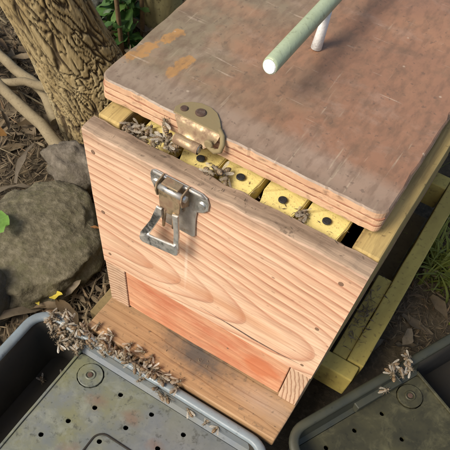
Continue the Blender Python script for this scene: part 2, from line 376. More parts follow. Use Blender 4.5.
M_bark2 = paint('olive_young_bark', (0.36, 0.32, 0.15), (0.26, 0.215, 0.095), (0.09, 0.065, 0.03), 0.85, 26, (3, 3, 0.4))
M_twig = paint('dry_stick', (0.24, 0.195, 0.115), (0.165, 0.13, 0.075), (0.10, 0.07, 0.04), 0.85, 50, (0.6, 1, 1))
M_stem = paint('brown_stem', (0.19, 0.12, 0.06), (0.14, 0.09, 0.045), (0.06, 0.04, 0.02), 0.8, 50)
def stonem(name, a, b, moss, pale, speck=0.035):
    m = Mat(name, 0.9); n = m.noise(16, 6, 0.65); n2 = m.noise(90, 5, 0.7); n3 = m.voro(120)
    c = m.mix(m.ramp(n, [(0.35, 0), (0.65, 1)]), a, b); c = m.mix(m.ramp(n2, [(0.46, 0), (0.64, 0.75)]), c, pale)
    c = m.mix(m.ramp(m.noise(40, 5, 0.7, vec=m.map(loc=(3, 1, 5))), [(0.5, 0), (0.66, 0.6)]), c, moss)
    c = m.mix(m.ramp(n2, [(0.30, 0.7), (0.42, 0)]), c, tuple(v * 0.3 for v in a))
    m.color(c); m.bump(m.math('ADD', n2, m.math('MULTIPLY', n3, 0.5)), 0.8, 0.003); return m.m
M_stone = stonem('mossy_stone', (0.082, 0.070, 0.041), (0.112, 0.095, 0.055), (0.085, 0.08, 0.034), (0.185, 0.16, 0.105))
M_stone2 = stonem('pale_stone', (0.13, 0.108, 0.08), (0.09, 0.075, 0.055), (0.08, 0.068, 0.04), (0.19, 0.162, 0.125))
M_stone3 = stonem('dark_stone', (0.075, 0.078, 0.066), (0.10, 0.10, 0.085), (0.085, 0.09, 0.05), (0.13, 0.13, 0.115))
def soil():
    m = Mat('leaf_mould_soil', 0.95); n = m.noise(14, 6, 0.65); n2 = m.noise(110, 5, 0.7)
    c = m.mix(m.ramp(n, [(0.35, 0), (0.65, 1)]), (0.062, 0.046, 0.028), (0.095, 0.072, 0.040))  # soil albedo kept dark in place of shade from surrounding plants
    c = m.mix(m.ramp(n2, [(0.5, 0), (0.66, 0.7)]), c, (0.17, 0.13, 0.08)); c = m.mix(m.ramp(n2, [(0.3, 0.7), (0.42, 0)]), c, (0.025, 0.018, 0.011))
    m.color(c); m.bump(n2, 0.8, 0.004); return m.m
M_soil = soil()
def leafm(name, cols, rough=0.7, trans=0.25):
    m = Mat(name, rough); c = m.ramp(m.rnd(), [(i / max(1, len(cols) - 1), k) for i, k in enumerate(cols)])
    n = m.noise(70, 5, 0.65); c = m.mix(m.ramp(n, [(0.45, 0), (0.7, 0.55)]), c, tuple(v * 0.45 for v in cols[0]))
    m.color(c); m.b.inputs['Transmission Weight'].default_value = 0; m.bump(m.noise(140, 4, vec=m.map((0.3, 1, 1))), 0.4, 0.0008)
    if trans:
        tr = m.t.nodes.new('ShaderNodeBsdfTranslucent'); m.t.links.new(c, tr.inputs['Color'])
        mx = m.t.nodes.new('ShaderNodeMixShader'); mx.inputs[0].default_value = trans
        m.t.links.new(m.b.outputs[0], mx.inputs[1]); m.t.links.new(tr.outputs[0], mx.inputs[2])
        m.t.links.new(mx.outputs[0], m.t.nodes['Material Output'].inputs['Surface'])
    return m.m
M_dead = leafm('dead_leaf', [(0.12, 0.085, 0.045), (0.21, 0.155, 0.085), (0.16, 0.13, 0.09), (0.28, 0.225, 0.15), (0.15, 0.095, 0.045)])
M_rust = leafm('rust_leaf', [(0.24, 0.10, 0.03), (0.30, 0.16, 0.045)])
M_gold = leafm('yellow_leaf', [(0.60, 0.48, 0.06), (0.52, 0.42, 0.08)])
M_green = leafm('green_leaf', [(0.06, 0.13, 0.025), (0.09, 0.19, 0.04), (0.05, 0.11, 0.03), (0.13, 0.23, 0.055)], 0.45, 0.35)
M_bright = leafm('bright_green_leaf', [(0.19, 0.36, 0.07), (0.24, 0.42, 0.10)], 0.4, 0.35)
M_grass = leafm('yellow_green_grass', [(0.24, 0.27, 0.05), (0.33, 0.35, 0.08), (0.16, 0.20, 0.035)], 0.6, 0.35)
def litterm():
    m = Mat('small_litter', 0.85)
    g = m.t.nodes.new('ShaderNodeNewGeometry').outputs['Random Per Island']
    c = m.ramp(g, [(0.0, (0.07, 0.05, 0.03)), (0.3, (0.16, 0.115, 0.065)), (0.55, (0.20, 0.15, 0.085)), (0.75, (0.11, 0.08, 0.045)), (0.9, (0.27, 0.215, 0.13)), (1, (0.20, 0.11, 0.05))])
    m.color(m.mix(0.22, c, (0.03, 0.022, 0.013))); return m.m
M_litter = litterm()
def beem():
    m = Mat('bee_body', 0.55, spec=0.4); x = m.sep()
    n = m.noise(900, 3)
    st = m.math('FRACT', m.math('DIVIDE', m.math('SUBTRACT', x[1], 0.0), 0.0016))
    ab = m.mix(m.ramp(st, [(0.35, 0), (0.5, 1), (0.9, 1), (1, 0)]), (0.24, 0.135, 0.05), (0.035, 0.022, 0.012))
    c = m.mix(m.ramp(m.math('MULTIPLY', x[1], 100.0), [(0.0, 1.0), (0.04, 0.0)]), ab, (0.11, 0.08, 0.045))
    c = m.mix(m.ramp(n, [(0.4, 0), (0.7, 0.4)]), c, (0.24, 0.19, 0.125))
    m.color(m.mix(m.math('MULTIPLY', m.rnd(), 0.4), c, (0.23, 0.19, 0.135))); m.bump(n, 0.5, 0.0003); return m.m
M_bee = beem()
def wingm():
    m = Mat('bee_wing', 0.3, spec=0.6); m.color((0.42, 0.37, 0.29)); n = m.noise(700, 2)
    tp = m.t.nodes.new('ShaderNodeBsdfTransparent'); mx = m.t.nodes.new('ShaderNodeMixShader')
    m.put(mx.inputs[0], m.ramp(n, [(0.35, 0.40), (0.65, 0.75)]))
    m.t.links.new(tp.outputs[0], mx.inputs[1]); m.t.links.new(m.b.outputs[0], mx.inputs[2])
    m.t.links.new(mx.outputs[0], m.t.nodes['Material Output'].inputs['Surface']); return m.m
M_wing = wingm()

# ================================================================== ground
def ground_h(x, y):
    return 0.010 * fbm((x * 4, y * 4, 0.3), 4) + 0.004 * fbm((x * 22, y * 22, 2), 3) - 0.004
def build_ground():
    V, F = [], []
    xs = [-60, -20, -6, -2.4, -1.5] + [-1.2 + i * 0.02 for i in range(101)] + [1.1, 1.6, 2.6, 6, 20, 60]
    ys = [-60, -20, -6, -2, -1.0] + [-0.7 + i * 0.02 for i in range(111)] + [1.8, 2.4, 4, 8, 20, 60]
    for y in ys:
        for x in xs: V.append((x, y, ground_h(x, y)))
    n = len(xs)
    for j in range(len(ys) - 1):
        for i in range(n - 1): F.append((j * n + i, j * n + i + 1, (j + 1) * n + i + 1, (j + 1) * n + i))
    return tag(mesh('ground', V, F, M_soil, smooth=True), None, None, kind='structure')
ground = build_ground()

# ================================================================== beehive body
H = 0.237
hive = thing('beehive', 'wooden nucleus beehive box with pine front and metal latch on green stand', 'beehive', (0, 0, 0))
zb = T - H                                  # top of the landing board
jt = T - 0.1655                             # joint over the entrance bar
D = 0.46                                    # depth of the box
# front board: grid mesh with uneven top edge
def front_board():
    nx, nz = 70, 26; V, F, fm = [], [], []
    def edge(x): return 0.0016 * fbm((x * 45, 1.7, 0), 4) - (0.0025 * max(0, noise.noise(Vector((x * 30, 8.1, 0))) - 0.25))
    rows = [(0.0, jt + 0.0006)] + [(0.0, jt + 0.0006 + (T - 0.0022 - jt) * k / nz) for k in range(1, nz + 1)] + [(0.0008, T - 0.0006), (0.0022, T), (0.009, T + 0.0004), (0.0165, T - 0.0002), (0.018, T - 0.0018), (0.018, jt + 0.0006)]
    for i in range(nx + 1):
        x = W * i / nx
        for (y, z) in rows:
            dz = edge(x) if z > T - 0.003 else 0
            dy = 0.0004 * noise.noise(Vector((x * 30, z * 60, 0))) if y == 0 else (0.0009 * fbm((x * 60, y * 90, 4), 3) if z > T - 0.003 else 0)
            V.append((x, y + dy, z + dz))
    n = len(rows)
    for i in range(nx):
        for k in range(n):
            k2 = (k + 1) % n
            F.append((i * n + k, (i + 1) * n + k, (i + 1) * n + k2, i * n + k2)); fm.append(1 if nz < k < n - 2 else 0)
    F.append(tuple(range(n - 1, -1, -1))); fm.append(0); F.append(tuple(nx * n + k for k in range(n))); fm.append(0)
    o = mesh('front_board', V, F, None, hive, mats=[M_front, M_rim], fmat=fm); return o
front_board()
box('entrance_bar', 0.0262, 0.2222, 0.0012, 0.020, zb + 0.0045, jt - 0.0006, M_red, hive, 0.0012, warp=0.0005, cuts=30)
box('end_block', 0.0006, 0.0254, 0.0004, 0.020, zb + 0.0004, jt - 0.0004, M_end, hive, 0.001)
box('end_block', 0.2232, 0.2444, 0.0006, 0.020, zb + 0.0004, jt - 0.0004, M_end, hive, 0.001)
box('side_wall', 0.0003, 0.0215, 0.0204, D, zb + 0.0004, T - 0.0006, M_rimy, hive, 0.0015, warp=0.0006, cuts=24)
box('side_wall', 0.2235, 0.2450, 0.0186, D, zb + 0.0004, T - 0.0006, M_rimy, hive, 0.0015, warp=0.0006, cuts=24)
box('back_wall', 0.0218, 0.2232, D - 0.02, D - 0.0005, zb + 0.0006, T - 0.012, M_inner, hive, 0.0015)
box('frame_rest', 0.0218, 0.2232, 0.0184, 0.0196, zb + 0.03, T - 0.024, M_inner, hive, 0)
box('landing_board', -0.0005, 0.2458, -0.0455, D + 0.002, zb - 0.018, zb, M_land, hive, 0.0018, warp=0.0007, cuts=40)
# crack along the grain near the bottom of the front board: a thin dark tube stands in for the shaded groove
cr = [(0.118, T - 0.1505), (0.150, T - 0.1512), (0.178, T - 0.1530), (0.205, T - 0.1525), (0.238, T - 0.1500)]
tube('grain_crack', [(x, 0.0001, z) for x, z in cr], [0.0002, 0.0007, 0.0009, 0.0006, 0.0002], M_nail, hive, 6, flat=1)
for x, z, r in ((0.0084, -0.0188, 0.0026), (0.0089, -0.0873, 0.0026), (0.230, -0.0191, 0.0028), (0.2291, -0.0846, 0.0026), (0.2317, -0.1496, 0.0024), (0.0092, -0.148, 0.0022), (0.155, -0.2, 0.0016)):
    disc('nail', (x, 0.0001 + (0.0012 if z < -0.17 else 0), T + z), r * 0.75, 0.0004, M_nail2, hive, '-Y')
# toggle latch on the front
def build_latch():
    def z(v): return T + v
    pl = [(0.0668, -0.0030), (0.0700, -0.0008), (0.1120, -0.0008), (0.1165, -0.0030), (0.1185, -0.0085), (0.1180, -0.0150), (0.1140, -0.0195), (0.1085, -0.0222),
          (0.1078, -0.0290), (0.1082, -0.0500), (0.1060, -0.0525), (0.0770, -0.0525), (0.0750, -0.0500), (0.0752, -0.0290), (0.0735, -0.0222), (0.0685, -0.0180), (0.0660, -0.0130), (0.0656, -0.0070)]
    latch = prism('latch', [(a, z(b)) for a, b in pl], -0.0006, -0.0020, M_chrome, hive, 'XZ', 0.0006)
    tube('top_fold', [(0.0690, -0.0026, z(-0.0022)), (0.0700, -0.0030, z(-0.0016)), (0.1115, -0.0030, z(-0.0016)), (0.1150, -0.0026, z(-0.0034))], [0.0006, 0.0014, 0.0014, 0.0006], M_chrome, latch, 8)
    for x, zz in ((0.0712, -0.0128), (0.1125, -0.0120)):
        s = disc('screw', (x, -0.0020, z(zz)), 0.0034, 0.0012, M_chrome, latch, '-Y', 20, 0.6)
    for x in (0.0785, 0.1010):                                          # bracket ears
        prism('bracket_ear', [(-0.0018, z(0.0005)), (-0.0125, z(-0.0005)), (-0.0140, z(-0.0060)), (-0.0120, z(-0.0130)), (-0.0018, z(-0.0200))], x - 0.0006, x + 0.0007, M_brass, latch, 'YZ', 0.0003)
    tube('pivot_pin', [(0.0765, -0.0098, z(-0.0050)), (0.1035, -0.0098, z(-0.0050))], 0.0026, M_chrome, latch, 14)
    lv = prism('lever_plate', [(0.0800, z(-0.0055)), (0.0998, z(-0.0055)), (0.0990, z(-0.0210)), (0.0970, z(-0.0262)), (0.0830, z(-0.0275)), (0.0808, z(-0.0215))], -0.0110, -0.0122, M_brass, latch, 'XZ', 0.0004)
    box('link_bar', 0.0830, 0.0975, -0.0125, -0.0045, T + 0.0005, T + 0.0022, M_brass, latch, 0.0005)
    # flared open handle: a frame that widens to its bent lip
    P = [(0.0835, -0.0118, -0.0200), (0.0795, -0.0136, -0.0310), (0.0725, -0.0146, -0.0470), (0.0645, -0.0152, -0.0635), (0.0633, -0.0152, -0.0675), (0.0660, -0.0156, -0.0700)]
    Q = [(0.0975, -0.0118, -0.0190), (0.0995, -0.0136, -0.0300), (0.0995, -0.0146, -0.0450), (0.1000, -0.0152, -0.0590), (0.0995, -0.0152, -0.0625), (0.0970, -0.0156, -0.0640)]
    def strap(nm, quad, bev=0.0007):
        prism(nm, [(a, z(b)) for a, b in quad], -0.0132, -0.0156, M_chrome, latch, 'XZ', bev)
    strap('handle_side', [(0.0800, -0.0215), (0.0850, -0.0215), (0.0850, -0.0290), (0.0790, -0.0430), (0.0712, -0.0610), (0.0622, -0.0670), (0.0628, -0.0625), (0.0735, -0.0410)])
    strap('handle_side', [(0.0945, -0.0215), (0.0998, -0.0205), (0.1010, -0.0400), (0.1015, -0.0640), (0.0960, -0.0560), (0.0962, -0.0400)])
    prism('handle_lip', [(0.0705, z(-0.0590)), (0.0985, z(-0.0545)), (0.1018, z(-0.0600)), (0.1012, z(-0.0645)), (0.0990, z(-0.0665)), (0.0660, z(-0.0718)), (0.0632, z(-0.0700)), (0.0626, z(-0.0660))], -0.0148, -0.0172, M_chrome, latch, 'XZ', 0.0008)
    tube('draw_loop', [(0.0860, -0.0120, z(-0.0230)), (0.0840, -0.0105, z(-0.0360)), (0.0825, -0.0090, z(-0.0470))], [0.0014, 0.0016, 0.0013], M_brass, latch, 8)
    tube('draw_loop', [(0.0945, -0.0120, z(-0.0230)), (0.0935, -0.0105, z(-0.0340)), (0.0915, -0.0090, z(-0.0440))], [0.0014, 0.0016, 0.0013], M_brass, latch, 8)
build_latch()

# ================================================================== frames in the box
sp_xs = (0.0505, 0.0880, 0.1240, 0.1605, 0.1975)
frame_labels = ['hive frame beside the left wall, yellow end half hidden by bees', 'hive frame with yellow end directly under the rusty catch',
                'middle hive frame of the five, yellow end with black dot', 'second hive frame from the right wall, yellow end with black dot',
                'hive frame nearest the right wall, yellow end with black dot']
def yellow_end(name, parent):
    """moulded plastic frame spacer: a cap with shoulders that slopes to the front"""
    ol = [(-0.0165, 0.062), (-0.0165, 0.034), (-0.0150, 0.0305), (-0.0135, 0.0240), (-0.0150, 0.0200), (-0.0130, 0.0192), (0.0128, 0.0192), (0.0152, 0.0200), (0.0138, 0.0240), (0.0152, 0.0305), (0.0165, 0.034), (0.0165, 0.062)]
    bm = bmesh.new(); a, b = [], []
    for x, y in ol:
        b.append(bm.verts.new((x, y, T - 0.0055 - max(0, 0.030 - y) * 0.35 - abs(x) * 0.06))); a.append(bm.verts.new((x * 0.96, y + 0.0006, T - 0.021)))
    bm.faces.new(b); bm.faces.new(a[::-1]); n = len(ol)
    for i in range(n): bm.faces.new((b[i], a[i], a[(i + 1) % n], b[(i + 1) % n]))
    bmesh.ops.recalc_face_normals(bm, faces=bm.faces[:])
    bmesh.ops.bevel(bm, geom=bm.edges[:], offset=0.0008, segments=2, affect='EDGES')
    return bmobj(name, bm, M_yellow, parent)
proto = {}
for i, x in enumerate(sp_xs):
    f = thing('hive_frame', frame_labels[i], 'hive frame', (x, (0.0006, -0.0003, 0.0004, -0.0005, 0.0002)[i], (0, -0.0005, 0.0004, 0, 0.0003)[i]), (0.012, -0.01, 0.006, -0.012, 0.008)[i], 'frames in the hive box')
    if not proto:
        ps = [yellow_end('spacer_end', f), disc('black_pin', (0.0005, 0.0330, T - 0.0062), 0.0034, 0.0010, M_black, f),
              box('top_bar', -0.011, 0.011, 0.0625, 0.435, T - 0.018, T - 0.006, M_inner, f, 0.0008),
              box('comb', -0.012, 0.012, 0.055, 0.425, zb + 0.012, T - 0.0225, M_comb, f, 0.003, warp=0.002, cuts=40),
              box('side_bar', -0.0125, 0.0125, 0.0460, 0.0540, zb + 0.008, T - 0.0220, M_inner, f, 0.0008)]
        proto = {o.name: o for o in ps}
    else:
        for o in proto.values():
            c = o.copy(); COL.objects.link(c); c.parent = f

# ================================================================== lid
LX0, LX1, LY0, LY1 = -0.0042, 0.2340, 0.0322, 0.49
lz = T + 0.0059
lid = thing('hive_lid', 'weathered brown plywood hive lid pushed back off the box', 'lid', (0, 0, 0))
plies = [(0.0, 0.0042, M_ply_a, 0.0000), (0.0043, 0.0057, M_ply_b, 0.0006), (0.0058, 0.0098, M_ply_a, 0.0002), (0.0099, 0.0113, M_ply_b, 0.0006), (0.0114, 0.0172, M_ply_a, 0.0001)]
def ply(i, z0, z1, mat, off):
    top = i == 4; r = 0.006 + 0.003 * top
    # outline, counter-clockwise, dense along the front
    base = [(LX0 + r * (1 - math.cos(R(a))), LY0 + r * (1 - math.sin(R(a)))) for a in range(0, 91, 15)]
    nfr = 110; xa, xb = LX0 + r, LX1 - r
    base += [(xa + (xb - xa) * k / nfr, LY0) for k in range(1, nfr)]
    base += [(LX1 - r * (1 - math.cos(R(a))), LY0 + r * (1 - math.sin(R(a)))) for a in range(90, -1, -15)]
    base += [(LX1, LY0 + r + (LY1 - LY0 - r) * k / 60) for k in range(1, 61)]
    base += [(LX0, LY1 - (LY1 - LY0 - r) * k / 60) for k in range(60)]
    out = []
    cx, cy = (LX0 + LX1) / 2, (LY0 + LY1) / 2
    for x, y in base:
        j = 0.0006 * fbm((x * 70, y * 70, i * 3.1), 4)
        ch = max(0, fbm((x * 75, y * 75, i * 1.3 + 7), 4) - 0.22) * (0.0028 if mat is M_ply_b or top else 0.0012)     # chipped edge
        d = off + j + ch
        if y < LY0 + r: y += d
        elif x > cx: x -= d
        else: x += d
        out.append((x, y))
    n = len(out); V = []; F = []; fm = []
    ins = 0.0011 if top else 0.0003
    rings = [(0, z0), (0, z1 - (ins if top else 0.0002)), (ins, z1)]
    for dd, z in rings:
        for x, y in out:
            V.append((x + (dd if x < cx else -dd), y + (dd if y < cy else -dd), lz + z))
    for q in range(2):
        for k in range(n):
            k2 = (k + 1) % n; F.append((q * n + k, q * n + k2, (q + 1) * n + k2, (q + 1) * n + k)); fm.append(1 if top and q == 1 else 0)
    F.append(tuple(range(n - 1, -1, -1))); fm.append(0); F.append(tuple(2 * n + k for k in range(n))); fm.append(1 if top else 0)
    mesh('ply', V, F, None, lid, mats=[mat, M_lidtop], fmat=fm)
for i, a in enumerate(plies): ply(i, *a)
lt = lz + 0.0172
# battens under the lid keep it off the rim behind the opening
# handle: rod on posts
hd = tube('handle', [(0.1155, 0.0715, lt + 0.035), (0.1155, 0.074, lt + 0.035), (0.1157, 0.20, lt + 0.035), (0.1160, 0.40, lt + 0.035)], [0.0054, 0.0059, 0.0059, 0.0059], M_rod, lid, 20)
disc_v = []
V, F = [], []
for j, (yy, k) in enumerate(((0.0713, 0.0050), (0.0706, 0.0044))):
    for q in range(20): V.append((0.1155 + k * math.cos(q * math.pi / 10), yy, lt + 0.035 + k * math.sin(q * math.pi / 10)))
for q in range(20): F.append((q, (q + 1) % 20, 20 + (q + 1) % 20, 20 + q))
F.append(tuple(range(20, 40)))
mesh('rod_end', V, F, M_white, hd)
for yy in (0.163, 0.385):
    tube('post', [(0.1157, yy, lt + 0.0302), (0.1157, yy, lt + 0.02), (0.1150, yy - 0.002, lt + 0.0006)], [0.0036, 0.0036, 0.0046], M_white, hd, 14)
# rusty catch plate folded over the lid's front edge
def build_catch():
    ol = [(0.0640, 0.0316), (0.0622, 0.0370), (0.0640, 0.0430), (0.0690, 0.0480), (0.0760, 0.0512), (0.0840, 0.0515), (0.0910, 0.0490), (0.0965, 0.0440), (0.1010, 0.0380), (0.1050, 0.0316)]
    c = prism('catch', ol, lt + 0.0003, lt + 0.0016, M_rusty, lid, 'XY', 0.0005)
    V, F = [], []
    # skirt that folds down in front of the edge, then rolls into a hook
    prof = [(0.0318, 0.0010), (0.0304, 0.0002), (0.0296, -0.0020), (0.0290, -0.0060), (0.0275, -0.0095), (0.0250, -0.0110)]
    cen = (0.0232, -0.0118); rr = 0.0036
    for a in range(35, 330, 25): prof.append((cen[0] + rr * math.cos(R(a)), cen[1] + rr * math.sin(R(a))))
    xs = [(0.066, 0.1045), (0.0665, 0.1045), (0.068, 0.104), (0.070, 0.102), (0.0715, 0.0975), (0.072, 0.0950)] + [(0.0715, 0.0925)] * 20
    n = len(prof)
    for s_ in (0, 0.0007):
        for i, (y, z) in enumerate(prof):
            x0, x1 = xs[i]
            V.append((x0, y - s_, lt + z - s_ * 0.3)); V.append((x1, y - s_, lt + z - s_ * 0.3))
    for i in range(n - 1):
        F.append((2 * i, 2 * i + 1, 2 * i + 3, 2 * i + 2)); F.append((2 * n + 2 * i, 2 * n + 2 * i + 2, 2 * n + 2 * i + 3, 2 * n + 2 * i + 1))
    mesh('hook_fold', V, F, M_brass, c, True)
    tube('hook_roll', [(0.0712, cen[0], lt + cen[1]), (0.0930, cen[0], lt + cen[1])], 0.0030, M_chrome, c, 14)
    tube('curled_foot', [(0.1010, 0.0360, lt + 0.0013), (0.1065, 0.0310, lt + 0.0010), (0.1085, 0.0285, lt - 0.0030), (0.1080, 0.0265, lt - 0.0075), (0.1040, 0.0255, lt - 0.0095), (0.0985, 0.0258, lt - 0.0080)], [0.0016, 0.0020, 0.0021, 0.0021, 0.0020, 0.0016], M_rusty, c, 8)
    disc('rivet', (0.0985, 0.0262, lt - 0.0062), 0.0036, 0.0016, M_rusty, c, '-Y', 16, 0.5)
    disc('screw', (0.0812, 0.0418, lt + 0.0016), 0.0042, 0.0012, M_nail, c, 'Z', 20, 0.6)
    disc('screw', (0.0690, 0.0385, lt + 0.0016), 0.0030, 0.0010, M_nail, c, 'Z', 16, 0.6)
build_catch()

# ================================================================== stand under the hive
st = thing('hive_stand', 'green stained slatted timber stand under the beehive', 'stand', (0, 0, 0))
zr = zb - 0.0195
box('side_rail', 0.2680, 0.2885, 0.0975, 0.72, zr - 0.050, zr, M_olive, st, 0.0016, warp=0.001, cuts=30)
box('inner_rail', 0.2490, 0.2676, 0.0980, 0.2330, zr - 0.046, zr - 0.003, M_olive, st, 0.0016, warp=0.001, cuts=12)
box('cross_board', -0.020, 0.2850, 0.0740, 0.0962, zr - 0.040, zr - 0.001, M_olive, st, 0.0016, warp=0.0008, cuts=20)
box('side_rail', -0.0190, 0.0030, -0.020, 0.0730, zr - 0.050, zr - 0.0005, M_worn, st, 0.0016, warp=0.001, cuts=10)
box('side_rail', -0.0190, 0.0030, 0.0970, 0.72, zr - 0.050, zr - 0.0008, M_olive, st, 0.0016, warp=0.001, cuts=30)
box('cross_board', 0.0040, 0.2670, 0.2600, 0.2850, zr - 0.075, zr - 0.052, M_standbrown, st, 0.0016)
box('cross_board', 0.0040, 0.2670, 0.4200, 0.4450, zr - 0.040, zr - 0.001, M_olive, st, 0.0016)
box('bottom_board', 0.0040, 0.2670, 0.2860, 0.4190, zr - 0.078, zr - 0.060, M_standbrown, st, 0.0016)
for x in (-0.015, 0.270):
    for y in (0.14, 0.60): box('leg', x, x + 0.016, y, y + 0.03, -0.012, zr - 0.0505, M_standbrown, st, 0.001)

# ================================================================== trays
def cdt_plate(name, outline, holes, z0, z1, mat, parent):
    pts = [Vector(q) for q in outline]; n = len(pts); edges = [(i, (i + 1) % n) for i in range(n)]
    for (cx, cy, r) in holes:
        b = len(pts); k = 14
        pts += [Vector((cx + r * math.cos(2 * math.pi * i / k), cy + r * math.sin(2 * math.pi * i / k))) for i in range(k)]
        edges += [(b + i, b + (i + 1) % k) for i in range(k)]
    vs, es, fs, *_ = geometry.delaunay_2d_cdt(pts, edges, [], 1, 1e-7)
    def inside(c):
        for (cx, cy, r) in holes:
            if (c.x - cx) ** 2 + (c.y - cy) ** 2 < (r * 0.97) ** 2: return False
        s = False
        for i in range(n):
            a, b = outline[i], outline[(i + 1) % n]
            if (a[1] > c.y) != (b[1] > c.y) and c.x < (b[0] - a[0]) * (c.y - a[1]) / (b[1] - a[1]) + a[0]: s = not s
        return s
    F = [f for f in fs if inside(sum((vs[i] for i in f), Vector((0, 0))) / len(f))]
    N = len(vs); V = [(v.x, v.y, z1) for v in vs] + [(v.x, v.y, z0) for v in vs]; G = []
    cnt = {}
    for f in F:
        for i in range(len(f)): e = (f[i], f[(i + 1) % len(f)]); cnt[e] = 1
        G.append(tuple(f)); G.append(tuple(i + N for i in reversed(f)))
    for a, b in list(cnt):
        if (b, a) not in cnt: G.append((b, a, a + N, b + N))
    return mesh(name, V, G, mat, parent)
def sweep_rr(name, x0, x1, y0, y1, r, prof, mat, parent, closed_prof=True, n=8):
    """sweeps a profile of (outward offset, z) round a rounded rectangle"""
    V, F = [], []; m = len(prof); rings = []
    for off, z in prof: rings.append([(x, y, z) for x, y in rrect(x0 - off, x1 + off, y0 - off, y1 + off, max(0.001, r + off), n)])
    L = len(rings[0])
    for ring in rings: V += ring
    for j in range(m if closed_prof else m - 1):
        j2 = (j + 1) % m
        for k in range(L): F.append((j * L + k, j * L + (k + 1) % L, j2 * L + (k + 1) % L, j2 * L + k))
    return mesh(name, V, F, mat, parent, True)
def build_tray(label, loc, rz, length, width, split, mirror, rimmat, platemat, ledgemat, holes, rise=0.0, ledge=0.016):
    """origin at the far corner of the rim; x along the far side, y towards the viewer is negative.
    split = x where the sunken well ends and the perforated plate begins."""
    t = thing('plastic_tray', label, 'tray', loc, rz)
    dep = 0.092; s = -1 if mirror else 1
    def X(a, b): return (min(s * a, s * b), max(s * a, s * b))
    x0, x1 = X(0, length)
    # rim: rolled lip
    rim = [(0.0000, -0.0085), (0.0008, -0.0025), (-0.0008, -0.0004), (-0.0035, 0.0004), (-0.0075, 0.0002), (-0.0095, -0.0010), (-0.0103, -0.0045), (-0.0088, -0.0080), (-0.006, -0.0060), (-0.003, -0.0060)]
    sweep_rr('rim', x0, x1, -width, 0, 0.030, rim, rimmat, t)
    sweep_rr('wall', x0, x1, -width, 0, 0.030, [(-0.0098, -0.0050), (-0.0115, -0.030), (-0.0150, -dep + 0.006), (-0.0125, -dep), (-0.0085, -dep + 0.004), (-0.0062, -0.030), (-0.0050, -0.0055)], M_tray, t)
    prism('floor', rrect(x0 + 0.013, x1 - 0.013, -width + 0.013, -0.013, 0.018), -dep + 0.0005, -dep + 0.0035, M_tray, t)
    px0, px1 = X(split, length - 0.0165)
    # divider between well and plate
    dx = s * (split - 0.004); da, db = X(split - 0.0035, split - 0.0005)
    box('divider', da, db, -width + 0.0145, -0.0145, -dep + 0.004, -0.0235, platemat, t, 0.0006, warp=0.0004, cuts=20)
    pl = cdt_plate('plate', rrect(px0, px1, -width + 0.0165, -ledge - 0.0006, 0.004, 3), [(s * hx, hy, hr) for hx, hy, hr in holes] + [(s * (split + 0.026), -0.0345, 0.0160)], -0.0282, -0.0255, platemat, t)
    # sloping inner ledge between rim and plate on the far side
    lx0, lx1 = X(split - 0.0005, length - 0.020)
    V = [(lx0, -0.0100, -0.0070), (lx1, -0.0100, -0.0070), (lx1, -ledge * 0.72, -0.0205), (lx0, -ledge * 0.72, -0.0205), (lx1, -ledge, -0.0250), (lx0, -ledge, -0.0250), (lx0, -0.0108, -0.0290), (lx1, -0.0108, -0.0290), (lx1, -ledge, -0.0290), (lx0, -ledge, -0.0290)]
    mesh('ledge', V, [(0, 3, 2, 1), (3, 5, 4, 2), (5, 9, 8, 4), (0, 1, 7, 6), (6, 7, 8, 9), (0, 6, 9, 5, 3), (1, 2, 4, 8, 7)], ledgemat, t)
    # corner tab with a ring and screw
    cxp, cyp = s * (split + 0.026), -0.0345
    tab = [(cxp + 0.0146 * math.cos(R(a)), cyp + 0.0146 * math.sin(R(a))) for a in range(0, 360, 15)]
    tb = prism('corner_tab', tab, -0.0290, -0.0238, platemat, pl, 'XY', 0.0005)
    V, F = [], []
    for k in range(24):
        for q in range(8):
            a = 2 * math.pi * k / 24; b = 2 * math.pi * q / 8; rr = 0.0052 + 0.0012 * math.cos(b)
            V.append((cxp + rr * math.cos(a), cyp + rr * math.sin(a), -0.0236 + 0.0012 * math.sin(b)))
    for k in range(24):
        for q in range(8): F.append((k * 8 + q, ((k + 1) % 24) * 8 + q, ((k + 1) % 24) * 8 + (q + 1) % 8, k * 8 + (q + 1) % 8))
    mesh('ring', V, F, platemat, tb, True)
    disc('screw', (cxp, cyp, -0.0238), 0.0030, 0.0014, M_nail, tb, 'Z', 14)
    return t, pl
# left tray: holes on a staggered grid
hl = []
for j in range(7):
    for i in range(7):
        hx = 0.1375 + 0.0425 * i - 0.0145 * j + (0.0425 if j > 3 else 0) - 0.0425 * 0; hy = -0.0345 - 0.0285 * j
        if 0.075 < hx < 0.290 and not (abs(hx - 0.094) < 0.021 and abs(hy + 0.03) < 0.021) and not (0.139 < hx < 0.149 and hy < -0.06): hl.append((hx, hy, 0.0029))
ltray, lplate = build_tray('black tray with holed grimy plate and heaped bees, against the landing board', (-0.0645, -0.0500, zb - 0.003), 0, 0.3170, 0.300, 0.0690, False, M_trayrim, M_plate, M_trayledge, hl)
# raised rounded outline pressed into the left plate
def emboss(name, x0, x1, y0, y1, r, z, mat, parent):
    sweep_rr(name, x0, x1, y0, y1, r, [(-0.0012, z - 0.0003), (-0.0010, z + 0.0010), (0.0, z + 0.0016), (0.0010, z + 0.0010), (0.0012, z - 0.0003)], mat, parent, False)
emboss('raised_border', 0.1430, 0.2700, -0.250, -0.0815, 0.012, -0.0255, M_tray, lplate)
hr = [(0.045 + 0.04 * i, -0.035 - 0.035 * j, 0.0028) for i in range(3) for j in range(4)]
U = math.atan2(0.197, 0.097)
